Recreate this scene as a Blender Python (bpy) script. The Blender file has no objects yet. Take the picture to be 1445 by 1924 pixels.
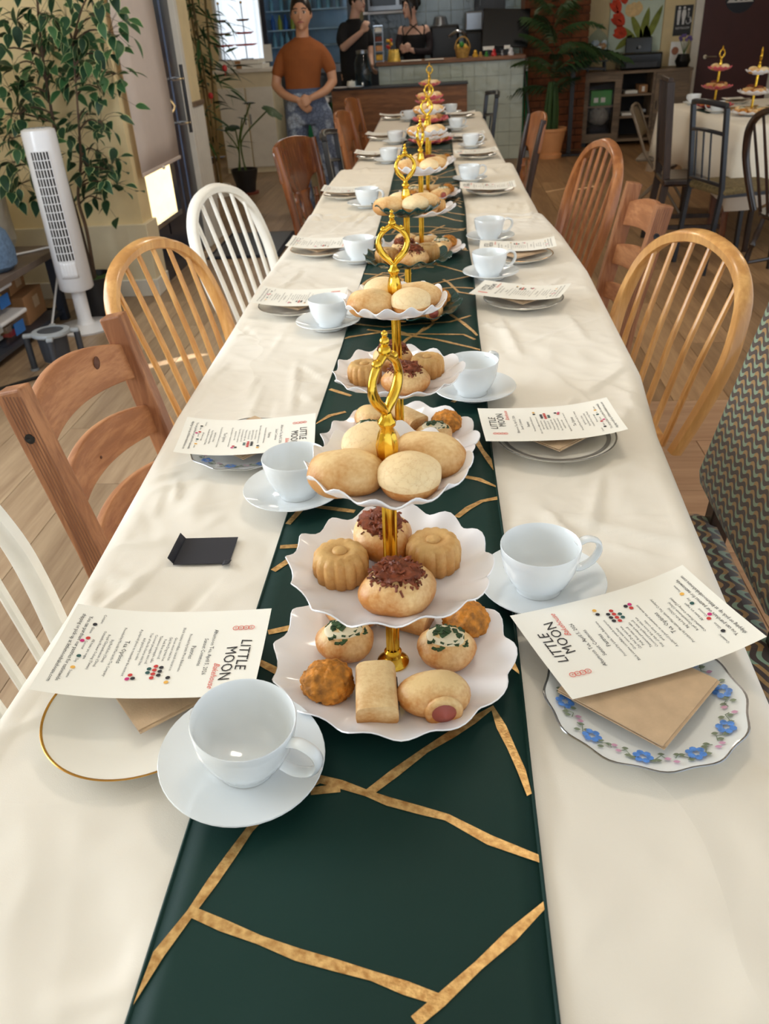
import bpy, bmesh, math, random
from math import sin, cos, pi, radians, sqrt, atan2, hypot
from mathutils import Vector, Matrix, noise

S = bpy.context.scene
COL = S.collection
R_ = random.Random(7)
# ------------------------------------------------------------------ camera
IW, IH, FPX, CAMZ = 1445.0, 1924.0, 1500.0, 1.335
def _axes(vx=832.0, vy=46.0, roll=3.4):
    Y = Vector((vx-IW/2, -(vy-IH/2), -FPX)).normalized()
    r = radians(roll)
    u = Vector((-sin(r), cos(r), 0)); z = Vector((0, 0, 1))
    Z = (u + z*(-(u.dot(Y))/(z.dot(Y)))).normalized()
    X = Y.cross(Z)
    return Matrix((X, Y, Z))
RC = _axes()
CP = Vector((0, 0, CAMZ))
def atz(px, py, z):
    d = RC @ Vector((px-IW/2, -(py-IH/2), -FPX)); return CP + d*((z-CAMZ)/d.z)
def aty(px, py, y):
    d = RC @ Vector((px-IW/2, -(py-IH/2), -FPX)); return CP + d*(y/d.y)
def atx(px, py, x):
    d = RC @ Vector((px-IW/2, -(py-IH/2), -FPX)); return CP + d*(x/d.x)
cam = bpy.data.cameras.new('camera'); co = bpy.data.objects.new('camera', cam); COL.objects.link(co)
cam.sensor_fit = 'VERTICAL'; cam.sensor_height = 36.0; cam.sensor_width = 36.0
cam.lens = FPX/IH*36.0; cam.clip_start = .02; cam.clip_end = 200
co.matrix_world = Matrix.Translation(CP) @ RC.to_4x4()
cam.dof.use_dof = True; cam.dof.focus_distance = .95; cam.dof.aperture_fstop = 11.0
S.camera = co
# ------------------------------------------------------------------ light
S.view_settings.view_transform = 'Standard'; S.view_settings.look = 'None'
S.view_settings.exposure = -0.14; S.view_settings.gamma = 1.0; S.view_settings.use_curve_mapping = False
W = bpy.data.worlds.new('sky'); S.world = W; W.use_nodes = True
_bg = W.node_tree.nodes['Background']; _bg.inputs[0].default_value = (.80, .90, 1.0, 1); _bg.inputs[1].default_value = 1.6
def light(name, kind, loc, energy, color, rot=(0, 0, 0), size=None, sy=None, angle=None):
    l = bpy.data.lights.new(name, kind); l.energy = energy; l.color = color
    if size: l.shape = 'RECTANGLE'; l.size = size; l.size_y = sy or size
    if angle is not None: l.angle = angle
    o = bpy.data.objects.new(name, l); COL.objects.link(o); o.location = loc; o.rotation_euler = rot; return o
_sd = Vector((.80, .55, -.60)).normalized()
sun = light('sun', 'SUN', (-8, -4, 8), 17.0, (1, .94, .86), angle=.009)
sun.rotation_euler = _sd.to_track_quat('-Z', 'Y').to_euler()
for i, (lx, ly, e) in enumerate(((.2, 1.75, 11), (-.5, 4.4, 16), (.4, 7.6, 20), (2.4, 3.4, 9), (-.3, 10.6, 14))):
    light('ceiling_lamp', 'AREA', (lx, ly, 2.8), e, (1, .89, .74), size=.4)
light('side_window_fill', 'AREA', (-2.83, 1.37, 1.65), 80, (.86, .93, 1.0), (0, -pi/2, 0), 1.5, 2.4)  # area lamp added inside the unseen side window to rake light across the cloth
# ------------------------------------------------------------------ helpers
def lin(c):
    return tuple((x/12.92 if x <= .04045 else ((x+.055)/1.055)**2.4) for x in c)
def rgb(r, g, b):
    return lin((r/255., g/255., b/255.)) + (1.0,)
class NT:
    def __init__(s, name):
        s.m = bpy.data.materials.new(name); s.m.use_nodes = True; s.t = s.m.node_tree; s.b = s.t.nodes['Principled BSDF']
    def n(s, typ, **kw):
        nd = s.t.nodes.new(typ)
        for k, v in kw.items():
            if k in nd.inputs: nd.inputs[k].default_value = v
            else: setattr(nd, k, v)
        return nd
    def l(s, a, b): s.t.links.new(a, b)
    def ramp(s, fac, stops, interp='LINEAR'):
        r = s.n('ShaderNodeValToRGB'); cr = r.color_ramp; cr.interpolation = interp
        while len(cr.elements) < len(stops): cr.elements.new(.5)
        for e, (p, c) in zip(cr.elements, stops): e.position = p; e.color = c
        s.l(fac, r.inputs[0]); return r.outputs[0]
    def math(s, op, a, b=None, c=None):
        nd = s.n('ShaderNodeMath', operation=op)
        for i, v in enumerate((a, b, c)):
            if v is None: continue
            if isinstance(v, (int, float)): nd.inputs[i].default_value = v
            else: s.l(v, nd.inputs[i])
        return nd.outputs[0]
    def mix(s, fac, a, b, bt='MIX'):
        nd = s.n('ShaderNodeMix', data_type='RGBA', blend_type=bt)
        for i, v in ((0, fac), (6, a), (7, b)):
            if isinstance(v, (int, float)): nd.inputs[i].default_value = v
            elif isinstance(v, tuple): nd.inputs[i].default_value = v
            else: s.l(v, nd.inputs[i])
        return nd.outputs[2]
    def coord(s, which='Object', scale=(1, 1, 1)):
        if which == 'World': o = s.n('ShaderNodeNewGeometry').outputs['Position']
        else: o = s.n('ShaderNodeTexCoord').outputs[which]
        mp = s.n('ShaderNodeMapping'); mp.inputs['Scale'].default_value = scale; s.l(o, mp.inputs[0]); return mp.outputs[0]
    def noise(s, vec, scale, detail=4, rough=.5, dist=0.):
        nd = s.n('ShaderNodeTexNoise'); nd.inputs['Scale'].default_value = scale; nd.inputs['Detail'].default_value = detail
        nd.inputs['Roughness'].default_value = rough; nd.inputs['Distortion'].default_value = dist; s.l(vec, nd.inputs['Vector']); return nd.outputs[0]
    def bump(s, h, strength=.3, dist=.002):
        nd = s.n('ShaderNodeBump'); nd.inputs['Strength'].default_value = strength; nd.inputs['Distance'].default_value = dist
        s.l(h, nd.inputs['Height']); s.l(nd.outputs[0], s.b.inputs['Normal'])
    def base(s, c): s.l(c, s.b.inputs['Base Color'])
    def set(s, rough=None, metal=None, spec=None, coat=None, trans=None, ior=None, alpha=None, sheen=None, emit=None, es=1.):
        b = s.b.inputs
        if rough is not None: b['Roughness'].default_value = rough
        if metal is not None: b['Metallic'].default_value = metal
        if spec is not None: b['Specular IOR Level'].default_value = spec
        if coat is not None: b['Coat Weight'].default_value = coat; b['Coat Roughness'].default_value = .08
        if trans is not None: b['Transmission Weight'].default_value = trans
        if ior is not None: b['IOR'].default_value = ior
        if sheen is not None: b['Sheen Weight'].default_value = sheen
        if emit is not None: b['Emission Color'].default_value = emit; b['Emission Strength'].default_value = es
        return s
M = {}
def plain(name, c, rough=.5, metal=0., var=.12, vs=8., bump=0., bs=60., bd=.002, coat=None, spec=None, which='Object'):
    """colour broken up by noise, plus fine relief"""
    t = NT(name); v = t.coord(which)
    n = t.noise(v, vs, 3)
    dark = tuple(x*(1-var) for x in c[:3])+(1,); lite = tuple(min(1, x*(1+var)) for x in c[:3])+(1,)
    t.base(t.ramp(n, ((.3, dark), (.7, lite))))
    t.set(rough=rough, metal=metal, coat=coat, spec=spec)
    if bump: t.bump(t.noise(v, bs, 3), bump, bd)
    M[name] = t.m; return t
def wood(name, c1, c2, rough=.4, axis=2, scale=14., coat=None, which='Object', stretch=.12, rnd=True):
    t = NT(name); sc = [1, 1, 1]; sc[axis] = stretch
    v = t.coord(which, tuple(sc))
    if rnd:
        oi = t.n('ShaderNodeObjectInfo'); ad = t.n('ShaderNodeVectorMath', operation='ADD'); t.l(v, ad.inputs[0]); t.l(oi.outputs['Random'], ad.inputs[1]); v = ad.outputs[0]
    a = t.noise(v, scale, 5, .6, .6); b = t.noise(v, scale*6, 3, .6)
    f = t.math('ADD', t.math('MULTIPLY', a, .75), t.math('MULTIPLY', b, .25))
    gr = t.noise(v, scale*3, 4, .7, 1.5); f = t.math('ADD', f, t.math('MULTIPLY', t.math('SUBTRACT', gr, .5), .35))
    t.base(t.ramp(f, ((.28, tuple(x*.82 for x in c2[:3])+(1,)), (.45, c2), (.62, c1)))); t.set(rough=rough, coat=coat); t.bump(b, .15, .001)
    M[name] = t.m; return t
# ---- mesh building
class MB:
    def __init__(s): s.v = []; s.f = []
    def add(s, vs, fs, mat=None):
        k = len(s.v)
        s.v += [tuple(mat @ Vector(p)) for p in vs] if mat is not None else [tuple(p) for p in vs]
        s.f += [tuple(i+k for i in f) for f in fs]; return s
    def box(s, c, d, mat=None, taper=1.0):
        x, y, z = d[0]/2, d[1]/2, d[2]/2; vs = []
        for k, q in ((-1, 1.0), (1, taper)):
            vs += [(c[0]-x*q, c[1]-y*q, c[2]+k*z), (c[0]+x*q, c[1]-y*q, c[2]+k*z), (c[0]+x*q, c[1]+y*q, c[2]+k*z), (c[0]-x*q, c[1]+y*q, c[2]+k*z)]
        return s.add(vs, ((3, 2, 1, 0), (4, 5, 6, 7), (0, 1, 5, 4), (1, 2, 6, 5), (2, 3, 7, 6), (3, 0, 4, 7)), mat)
    def tube(s, path, rad, n=8, cap=True, sec=None, closed=False, up=None, mat=None):
        P = [Vector(p) for p in path]; m = len(P)
        if not hasattr(rad, '__len__'): rad = [rad]*m
        if sec is None: sec = [(cos(2*pi*i/n), sin(2*pi*i/n)) for i in range(n)]
        n = len(sec); vs = []; ref = Vector(up) if up else None; prev = None
        for i in range(m):
            if closed: t = P[(i+1) % m]-P[i-1]
            else: t = P[min(i+1, m-1)]-P[max(i-1, 0)]
            if t.length < 1e-9: t = Vector((0, 0, 1))
            t.normalize()
            if ref is not None: a = ref - t*ref.dot(t)
            elif prev is None: a = (Vector((0, 0, 1)) if abs(t.z) < .9 else Vector((1, 0, 0))); a = a - t*a.dot(t)
            else: a = prev - t*prev.dot(t)
            if a.length < 1e-6: a = t.orthogonal()
            a.normalize(); prev = a; b = t.cross(a); r = rad[i]
            ra, rb = (r if hasattr(r, '__len__') else (r, r))
            vs += [P[i]+a*(x*ra)+b*(y*rb) for x, y in sec]
        fs = []
        for i in range(m if closed else m-1):
            for j in range(n):
                k0, k1 = i*n, ((i+1) % m)*n
                fs.append((k0+j, k0+(j+1) % n, k1+(j+1) % n, k1+j))
        if cap and not closed: fs += [tuple(range(n-1, -1, -1)), tuple((m-1)*n+j for j in range(n))]
        return s.add(vs, fs, mat)
    def lathe(s, prof, n=24, mat=None, fr=None, fz=None, cap0=False, cap1=False, axis_close=True):
        vs = []; fs = []; m = len(prof)
        for (r, z) in prof:
            for j in range(n):
                a = 2*pi*j/n; rr = r*(fr(a, r, z) if fr else 1); zz = z+(fz(a, r, z) if fz else 0)
                vs.append((rr*cos(a), rr*sin(a), zz))
        for i in range(m-1):
            for j in range(n): fs.append((i*n+j, i*n+(j+1) % n, (i+1)*n+(j+1) % n, (i+1)*n+j))
        if cap0: fs.append(tuple(range(n-1, -1, -1)))
        if cap1: fs.append(tuple((m-1)*n+j for j in range(n)))
        return s.add(vs, fs, mat)
    def grid(s, fn, nu, nv, mat=None, flip=False):
        vs = [fn(i/nu, j/nv) for i in range(nu+1) for j in range(nv+1)]; w = nv+1
        fs = [(i*w+j, (i+1)*w+j, (i+1)*w+j+1, i*w+j+1) for i in range(nu) for j in range(nv)]
        if flip: fs = [f[::-1] for f in fs]
        return s.add(vs, fs, mat)
    def prism(s, pts, z0, z1, mat=None):
        n = len(pts); vs = [(x, y, z0) for x, y in pts]+[(x, y, z1) for x, y in pts]
        fs = [tuple(range(n-1, -1, -1)), tuple(range(n, 2*n))]+[(i, (i+1) % n, n+(i+1) % n, n+i) for i in range(n)]
        return s.add(vs, fs, mat)
    def sphere(s, c, r, nu=14, nv=10, fn=None, mat=None):
        rx, ry, rz = r if hasattr(r, '__len__') else (r, r, r); vs = [(c[0], c[1], c[2]-rz)]; fs = []
        for j in range(1, nv):
            p = -pi/2+pi*j/nv
            for i in range(nu): a = 2*pi*i/nu; vs.append((c[0]+rx*cos(p)*cos(a), c[1]+ry*cos(p)*sin(a), c[2]+rz*sin(p)))
        vs.append((c[0], c[1], c[2]+rz)); L = len(vs)-1
        for i in range(nu):
            fs.append((0, 1+(i+1) % nu, 1+i)); fs.append((L, L-nu+i, L-nu+(i+1) % nu))
        for j in range(nv-2):
            for i in range(nu):
                a = 1+j*nu; fs.append((a+i, a+(i+1) % nu, a+nu+(i+1) % nu, a+nu+i))
        if fn: vs = [fn(Vector(v)) for v in vs]
        return s.add(vs, fs, mat)
    def mesh(s, name, smooth=True, angle=40):
        me = bpy.data.meshes.new(name); me.from_pydata(s.v, [], s.f); me.validate(verbose=False)
        if smooth:
            me.polygons.foreach_set('use_smooth', [True]*len(me.polygons)); me.set_sharp_from_angle(angle=radians(angle))
        me.update(); return me
    def build(s, name, mat, parent=None, smooth=True, angle=40, bevel=0, loc=None, rot=None, label=None, thick=0, sub=0):
        me = s.mesh(name, smooth, angle)
        return link(name, me, mat, parent, bevel, loc, rot, label, thick, sub)
def link(name, me, mat, parent=None, bevel=0, loc=None, rot=None, label=None, thick=0, sub=0):
    o = bpy.data.objects.new(name, me); COL.objects.link(o)
    if mat is not None and not me.materials: me.materials.append(M[mat] if isinstance(mat, str) else mat)
    if parent is not None: o.parent = parent
    if loc is not None: o.location = loc
    if rot is not None: o.rotation_euler = rot
    if label: o['label'] = label
    if thick: md = o.modifiers.new('s', 'SOLIDIFY'); md.thickness = thick; md.offset = -1
    if bevel: md = o.modifiers.new('b', 'BEVEL'); md.width = bevel; md.segments = 2; md.limit_method = 'ANGLE'; md.angle_limit = radians(50)
    if sub: md = o.modifiers.new('u', 'SUBSURF'); md.levels = sub; md.render_levels = sub
    return o
def tag(o, label, cat, group=None):
    o['label'] = label; o['category'] = cat
    if group: o['group'] = group
    return o
def thing(name, label, cat, loc=(0, 0, 0), rz=0, group=None):
    o = bpy.data.objects.new(name, None); COL.objects.link(o); o.empty_display_size = .05
    o.location = loc; o.rotation_euler = (0, 0, rz); return tag(o, label, cat, group)
def struct(o): o['kind'] = 'structure'; return o
def stuff(o): o['kind'] = 'stuff'; return o
def kids(o): return [c for c in COL.objects if c.parent == o]
_KC = {}
def dup(root, loc, rot=None, label=None, group=None, scale=None, parent=None):
    if root.name not in _KC: _KC[root.name] = [(c, kids(c)) for c in kids(root)]
    r = root.copy(); COL.objects.link(r); r.location = loc
    if rot is not None: r.rotation_euler = rot if hasattr(rot, '__len__') else (0, 0, rot)
    if scale: r.scale = (scale,)*3 if not hasattr(scale, '__len__') else scale
    if label: r['label'] = label
    if group: r['group'] = group
    if parent is not None: r.parent = parent
    for c, gs in _KC[root.name]:
        d = c.copy(); COL.objects.link(d); d.parent = r
        for g in gs: e = g.copy(); COL.objects.link(e); e.parent = d
    return r
def interp(tab, x):
    if x <= tab[0][0]: return tab[0][1]
    for (a, p), (b, q) in zip(tab, tab[1:]):
        if x <= b: return p+(q-p)*(x-a)/(b-a)
    return tab[-1][1]
def spline(pts, n=8, closed=False):
    P = [Vector(p) for p in pts]; m = len(P); out = []
    for i in range(m if closed else m-1):
        if closed: a, b, c, d = P[i-1], P[i], P[(i+1) % m], P[(i+2) % m]
        else: a, b, c, d = P[max(i-1, 0)], P[i], P[i+1], P[min(i+2, m-1)]
        for k in range(n):
            t = k/n; out.append(.5*((2*b)+(c-a)*t+(2*a-5*b+4*c-d)*t*t+(3*b-a-3*c+d)*t**3))
    if not closed: out.append(P[-1])
    return out
SQ = [(1, 1), (-1, 1), (-1, -1), (1, -1)]
RSQ = [(1, .7), (.7, 1), (-.7, 1), (-1, .7), (-1, -.7), (-.7, -1), (.7, -1), (1, -.7)]
TMP = bpy.data.scenes.new('workbench')
def text_mb(txt, size, x=0, y=0, align='LEFT', res=2, shear=0, spacing=1.0):
    cu = bpy.data.curves.new('t', 'FONT'); cu.body = txt; cu.size = size; cu.align_x = align; cu.resolution_u = res; cu.shear = shear; cu.space_character = spacing
    o = bpy.data.objects.new('t', cu); TMP.collection.objects.link(o); vl = TMP.view_layers[0]; vl.update(); dg = vl.depsgraph
    me = bpy.data.meshes.new_from_object(o.evaluated_get(dg)); vs = [(v.co.x+x, v.co.y+y, 0) for v in me.vertices]; fs = [tuple(p.vertices) for p in me.polygons]
    bpy.data.objects.remove(o); bpy.data.curves.remove(cu); bpy.data.meshes.remove(me); return vs, fs
def remesh(mb, voxel, smooth=6, fac=.5):
    o = bpy.data.objects.new('r', mb.mesh('r')); TMP.collection.objects.link(o)
    md = o.modifiers.new('r', 'REMESH'); md.mode = 'VOXEL'; md.voxel_size = voxel; md.use_smooth_shade = True
    if smooth: ms = o.modifiers.new('s', 'SMOOTH'); ms.factor = fac; ms.iterations = smooth
    vl = TMP.view_layers[0]; vl.update(); dg = vl.depsgraph
    me = bpy.data.meshes.new_from_object(o.evaluated_get(dg)); bpy.data.objects.remove(o)
    me.polygons.foreach_set('use_smooth', [True]*len(me.polygons)); return me
def clear_glass(name, tint=(1, 1, 1, 1), refl=.08, rough=.02):
    t = NT(name); tr = t.n('ShaderNodeBsdfTransparent'); tr.inputs[0].default_value = tint
    gl = t.n('ShaderNodeBsdfGlossy'); gl.inputs['Roughness'].default_value = rough
    mx = t.n('ShaderNodeMixShader'); fr = t.n('ShaderNodeFresnel'); fr.inputs[0].default_value = 1.45
    gg = t.n('ShaderNodeNewGeometry'); t.l(t.math('MULTIPLY', fr.outputs[0], t.math('SUBTRACT', 1., gg.outputs['Backfacing'])), mx.inputs[0]); t.l(tr.outputs[0], mx.inputs[1]); t.l(gl.outputs[0], mx.inputs[2])
    t.l(mx.outputs[0], t.t.nodes['Material Output'].inputs[0]); M[name] = t.m
# ------------------------------------------------------------------ materials
def cloth_mat(name, c, crease=.5):
    t = NT(name); v = t.coord('World')
    vo = t.n('ShaderNodeTexVoronoi', feature='DISTANCE_TO_EDGE'); vo.inputs['Scale'].default_value = 2.6
    wn = t.n('ShaderNodeTexNoise'); wn.inputs['Scale'].default_value = 2.0; t.l(v, wn.inputs['Vector'])
    mx = t.mix(.35, v, wn.outputs['Color']); t.l(mx, vo.inputs['Vector'])
    ridge = t.math('POWER', t.math('SUBTRACT', 1.0, t.math('MINIMUM', t.math('MULTIPLY', vo.outputs[0], 14.), 1.0)), 2.0)
    big = t.noise(v, 3.0, 4, .55, .4); weave = t.noise(v, 900., 1)
    h = t.math('ADD', t.math('MULTIPLY', ridge, crease*.35), t.math('ADD', t.math('MULTIPLY', big, 1.8), t.math('MULTIPLY', weave, .015)))
    t.base(t.ramp(big, ((.3, tuple(x*.95 for x in c[:3])+(1,)), (.7, c)))); t.set(rough=.75, sheen=.15, spec=.25); t.bump(h, 1.0, .008)
    M[name] = t.m
cloth_mat('cloth', rgb(236, 229, 217), .5)
cloth_mat('cloth_far', rgb(236, 226, 208), .6)
def tint_planks(name, c1, c2, axis):
    t = NT(name); sc = [1.0, 1.0, 1.0]; sc[axis] = .07
    v = t.coord('World', tuple(sc)); oi = t.n('ShaderNodeObjectInfo')
    ad = t.n('ShaderNodeVectorMath', operation='ADD'); cx = t.n('ShaderNodeCombineXYZ'); t.l(t.math('MULTIPLY', oi.outputs['Random'], 37.), cx.inputs[0]); t.l(t.math('MULTIPLY', oi.outputs['Random'], 11.), cx.inputs[1])
    t.l(v, ad.inputs[0]); t.l(cx.outputs[0], ad.inputs[1]); v = ad.outputs[0]
    a = t.noise(v, 16., 5, .6, .8); b = t.noise(v, 90., 3, .6)
    f = t.math('ADD', t.math('MULTIPLY', a, .7), t.math('MULTIPLY', b, .3))
    col = t.ramp(f, ((.3, c2), (.65, c1)))
    val = t.math('ADD', .85, t.math('MULTIPLY', oi.outputs['Random'], .3))
    hs = t.n('ShaderNodeHueSaturation'); t.l(col, hs.inputs['Color']); t.l(val, hs.inputs['Value']); t.base(hs.outputs[0])
    t.set(rough=.38, spec=.4); t.bump(b, .15, .001); M[name] = t.m
tint_planks('plank', rgb(174, 150, 122), rgb(134, 109, 86), 1)
tint_planks('plank_right', rgb(178, 142, 104), rgb(132, 100, 70), 1)
tint_planks('floor_tile', rgb(196, 158, 124), rgb(160, 120, 90), 0)
plain('subfloor', rgb(84, 66, 52), .8)
plain('wall_beige', rgb(232, 212, 166), .8, var=.05, bump=.25, bs=70, bd=.002, which='World')
plain('ceiling_white', rgb(228, 218, 200), .85, var=.04)
plain('plinth', rgb(226, 214, 184), .7, var=.05, bump=.2, bs=90)
plain('trim_white', rgb(232, 228, 218), .5, var=.05)
plain('black_metal', rgb(24, 26, 32), .35, var=.2, coat=.3)
plain('door_black', rgb(34, 42, 58), .3, var=.15, coat=.3)
plain('chrome', rgb(210, 214, 220), .12, 1.0, var=.03)
plain('steel', rgb(150, 156, 164), .3, .9, var=.08)
plain('blind', rgb(212, 198, 190), .85, var=.03, bump=.2, bs=300)
plain('brick', rgb(122, 68, 36), .8, var=.3, vs=14, bump=.4, bs=60, bd=.004, which='World')
plain('mortar', rgb(82, 52, 34), .9, var=.2)
t_ = plain('tile_glaze', rgb(176, 184, 170), .12, var=.16, vs=3.2, bump=.5, bs=14, bd=.006, which='World')
t_ = plain('tile_dark', rgb(118, 132, 140), .1, var=.2, vs=3., bump=.55, bs=11, bd=.008, which='World')
plain('grout', rgb(164, 170, 158), .8)
plain('door_plum', rgb(74, 38, 40), .5, var=.06)
plain('navy_sign', rgb(20, 26, 44), .4, var=.05)
plain('sign_black', rgb(18, 18, 20), .4, var=.05)
plain('print_white', rgb(226, 226, 226), .6, var=.02)
plain('pavement', rgb(205, 200, 190), .9, var=.08)
wood('wood_counter', rgb(158, 106, 66), rgb(120, 78, 46), .4, 0, 10, which='World')
wood('cabinet', rgb(150, 128, 104), rgb(116, 98, 80), .5, 0, 9)
plain('dark_inside', rgb(26, 22, 22), .7)
plain('black_plastic', rgb(20, 20, 22), .35, var=.1)
plain('screen', rgb(12, 12, 14), .12, var=.02)
plain('white_plastic', rgb(232, 233, 238), .3, var=.02, coat=.3)
plain('grey_plastic', rgb(150, 156, 162), .45, var=.05)
plain('dark_grey', rgb(58, 62, 70), .5, var=.1)
plain('cardboard', rgb(168, 124, 84), .8, var=.1)
plain('blue_label', rgb(40, 110, 190), .5, var=.05)
plain('paper', rgb(248, 246, 238), .7, var=.02)
plain('terracotta', rgb(224, 160, 108), .6, var=.06)
plain('pot_black', rgb(30, 30, 34), .45, var=.1)
plain('saucer_red', rgb(120, 56, 40), .6)
plain('soil', rgb(40, 28, 20), .95, var=.4, vs=40, bump=.6, bs=80, bd=.01)
plain('moss', rgb(52, 80, 36), .95, var=.4, vs=40, bump=.6, bs=80, bd=.01)
wood('trunk', rgb(100, 78, 58), rgb(66, 50, 38), .8, 2, 20)
wood('cane', rgb(150, 122, 72), rgb(92, 78, 42), .6, 2, 8)
plain('stem_green', rgb(86, 112, 48), .5)
plain('desk_wood', rgb(104, 90, 80), .5, var=.15)
plain('desk_frame', rgb(54, 60, 74), .4)
plain('green_box', rgb(62, 150, 62), .5, var=.05)
plain('green_bin', rgb(16, 120, 76), .5)
plain('cloth_grey', rgb(150, 146, 140), .9, var=.25, vs=30)
plain('blue_knit', rgb(92, 116, 146), .9, var=.25, vs=60, bump=.4, bs=120)
plain('gold_paper', rgb(226, 190, 90), .35, .4, var=.25, vs=20, bump=.5, bs=30, bd=.01)
plain('red_plastic', rgb(214, 56, 60), .4)
plain('yellow', rgb(230, 180, 60), .5, var=.2, vs=40)
plain('bamboo_basket', rgb(190, 150, 80), .6, var=.25, vs=50)
plain('ribbon', rgb(200, 60, 60), .5)
plain('mat_black', rgb(36, 40, 52), .9, var=.1)
clear_glass('glass'); clear_glass('glass_cool', (.82, .93, 1, 1))
# ------------------------------------------------------------------ floor
PL = MB().box((0, 0, -.006), (1, 1, .012)).mesh('plank', False)
fl = struct(MB().box((.2, 5.2, -.03), (8.4, 13.4, .03)).build('floor', 'subfloor', smooth=False))
def plank(name, cx, cy, sx, sy, mat):
    o = link(name, PL, None, fl); o.location = (cx, cy, 0); o.scale = (sx, sy, 1)
    o.material_slots[0].link = 'OBJECT'; o.material_slots[0].material = M[mat]; return o
PL.materials.append(M['plank'])
x = -1.315-.222*7; c = 0
while x < 3.6:
    off = (c*.47) % 1.3; y = .5-off
    if x > .3: y = 3.03
    first = True
    while y < 11.2:
        L = (off if (first and x > .3 and off > .2) else 1.3); first = False
        L = min(L, 11.25-y)
        if y+L > .6: plank('plank', x+.111, y+L/2, .2195, L-.003, 'plank' if x < .1 else 'plank_right')
        y += L
    x += .222; c += 1
for k in range(7):
    xo = .349+((k*.55) % 1.2)-1.2
    while xo < 2.2:
        a = max(xo, .349); b_ = xo+1.2
        if b_ > .4: plank('plank', (a+b_)/2, 3.03-.36*k-.18, b_-a-.003, .357, 'floor_tile')
        xo += 1.2
# ------------------------------------------------------------------ walls
def wbox(name, x0, x1, y0, y1, z0, z1, mat, parent=None, bevel=0):
    o = MB().box(((x0+x1)/2, (y0+y1)/2, (z0+z1)/2), (x1-x0, y1-y0, z1-z0)).build(name, mat, parent, smooth=False, bevel=bevel)
    if parent is None: struct(o)
    return o
HZ = 2.95
ceil_ = struct(MB().box((1.285, 3.55, HZ+.03), (6.23, 16.1, .06)).box((-2.4, .25, HZ+.03), (1.14, 9.5, .06)).box((-2.56, 8.96, HZ+.03), (1.48, 5.28, .06)).build('ceiling', 'ceiling_white', smooth=False))
wn_ = struct(MB().box((-2.92, -2.2, HZ/2), (.10, 4.62, HZ)).box((-2.92, 3.71, HZ/2), (.10, 2.18, HZ)).box((-2.92, 1.365, .45), (.10, 2.51, .9)).box((-2.92, 1.365, 2.7), (.10, 2.51, .6)).box((-2.92, 2.575, 1.85), (.10, .09, 1.1)).build('wall_left_near', 'wall_beige', smooth=False))
t = NT('blind_lit'); tr = t.n('ShaderNodeBsdfTranslucent'); tr.inputs[0].default_value = (.50, .60, .72, 1); t.l(tr.outputs[0], t.t.nodes['Material Output'].inputs[0]); M['blind_lit'] = t.m
bln = thing('roller_blind', 'added translucent blind diffusing sunlight at the unseen side window', 'blind', (-2.90, 1.365, .9)); MB().grid(lambda u, v: (.003*sin(v*9), -1.255+u*2.42, v*1.5), 6, 8).build('blind_fabric', 'blind_lit', bln)  # unseen blind added so the sun spreads as soft light from the left
pier = wbox('wall_left', -2.87, -1.78, 4.82, 5.0, 0, HZ, 'wall_beige')
wbox('plinth', -2.87, -1.755, 4.795, 5.0, 0, .42, 'plinth', pier, .004)
wbox('baseboard_left', -2.87, -1.745, 4.78, 5.0, 0, .10, 'trim_white', None, .004)
wl = wbox('wall_left_return', -1.9, -1.76, 6.13, 6.42, 0, HZ, 'wall_beige')
wbox('trim_1', -1.9, -1.745, 6.06, 6.13, 0, HZ, 'trim_white', None, .004)
for k in range(5): wbox('bead_board', -1.765, -1.745, 6.135+k*.057, 6.19+k*.057, 0, .93, 'trim_white', wl, .004)
wbox('dado_cap', -1.765, -1.735, 6.13, 6.42, .93, .96, 'cabinet', wl)
wbox('wall_left_far', -3.3, -3.2, 6.3, 11.3, 0, HZ, 'wall_beige')
wbox('wall_left_jog', -3.3, -1.9, 6.32, 6.42, 0, HZ, 'wall_beige')
# glazed door in the left wall
dr = struct(MB().box((-1.80, 5.79, 1.3), (.035, .10, 2.6)).box((-1.80, 5.655, 1.3), (.035, .08, 2.6)).box((-1.80, 5.96, 1.3), (.04, .18, 2.6)).box((-1.80, 5.31, .165), (.035, .62, .33)).box((-1.80, 5.50, 2.5), (.035, 1.1, .2)).box((-1.80, 5.006, 1.3), (.035, .012, 2.6)).build('door_1', 'door_black', smooth=False, bevel=.004))
wbox('wall_left_over_door', -1.88, -1.78, 5.0, 6.13, 2.6, HZ, 'wall_beige')
MB().box((-1.805, 5.315, 1.37), (.008, .61, 2.08)).build('pane', 'glass', dr, smooth=False)
MB().box((-1.79, 5.30, .345), (.03, .58, .03)).box((-1.79, 5.30, .30), (.015, .03, .09)).build('rail', 'chrome', dr, smooth=False, bevel=.002)
h = MB().tube([(-1.70, 5.84, .80), (-1.70, 5.84, 1.20)], .012, 10).build('pull_bar', 'black_metal', dr)
for z in (.86, 1.12): MB().tube([(-1.78, 5.84, z), (-1.69, 5.84, z)], .011, 10).build('handle_mount', 'chrome', h)
MB().tube(spline([(-1.775, 5.70, .92), (-1.74, 5.70, .97), (-1.775, 5.70, 1.02)], 5), .008, 6).build('lock_lever', 'chrome', dr)
bl = thing('roller_blind', 'beige roller blind pulled most of the way down the glazed door', 'blind', (-1.745, 5.25, .67))
MB().grid(lambda u, v: (.004*sin(v*9), (u-.5)*.77, v*1.75), 4, 12).build('blind_fabric', 'blind', bl, thick=.002)
MB().box((.004, 0, .006), (.012, .77, .02)).build('hem_bar', 'blind', bl, smooth=False, bevel=.003)
MB().tube([(-.005, -.38, 1.77), (-.005, .38, 1.77)], .03, 12).build('roller', 'trim_white', bl)
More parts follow.
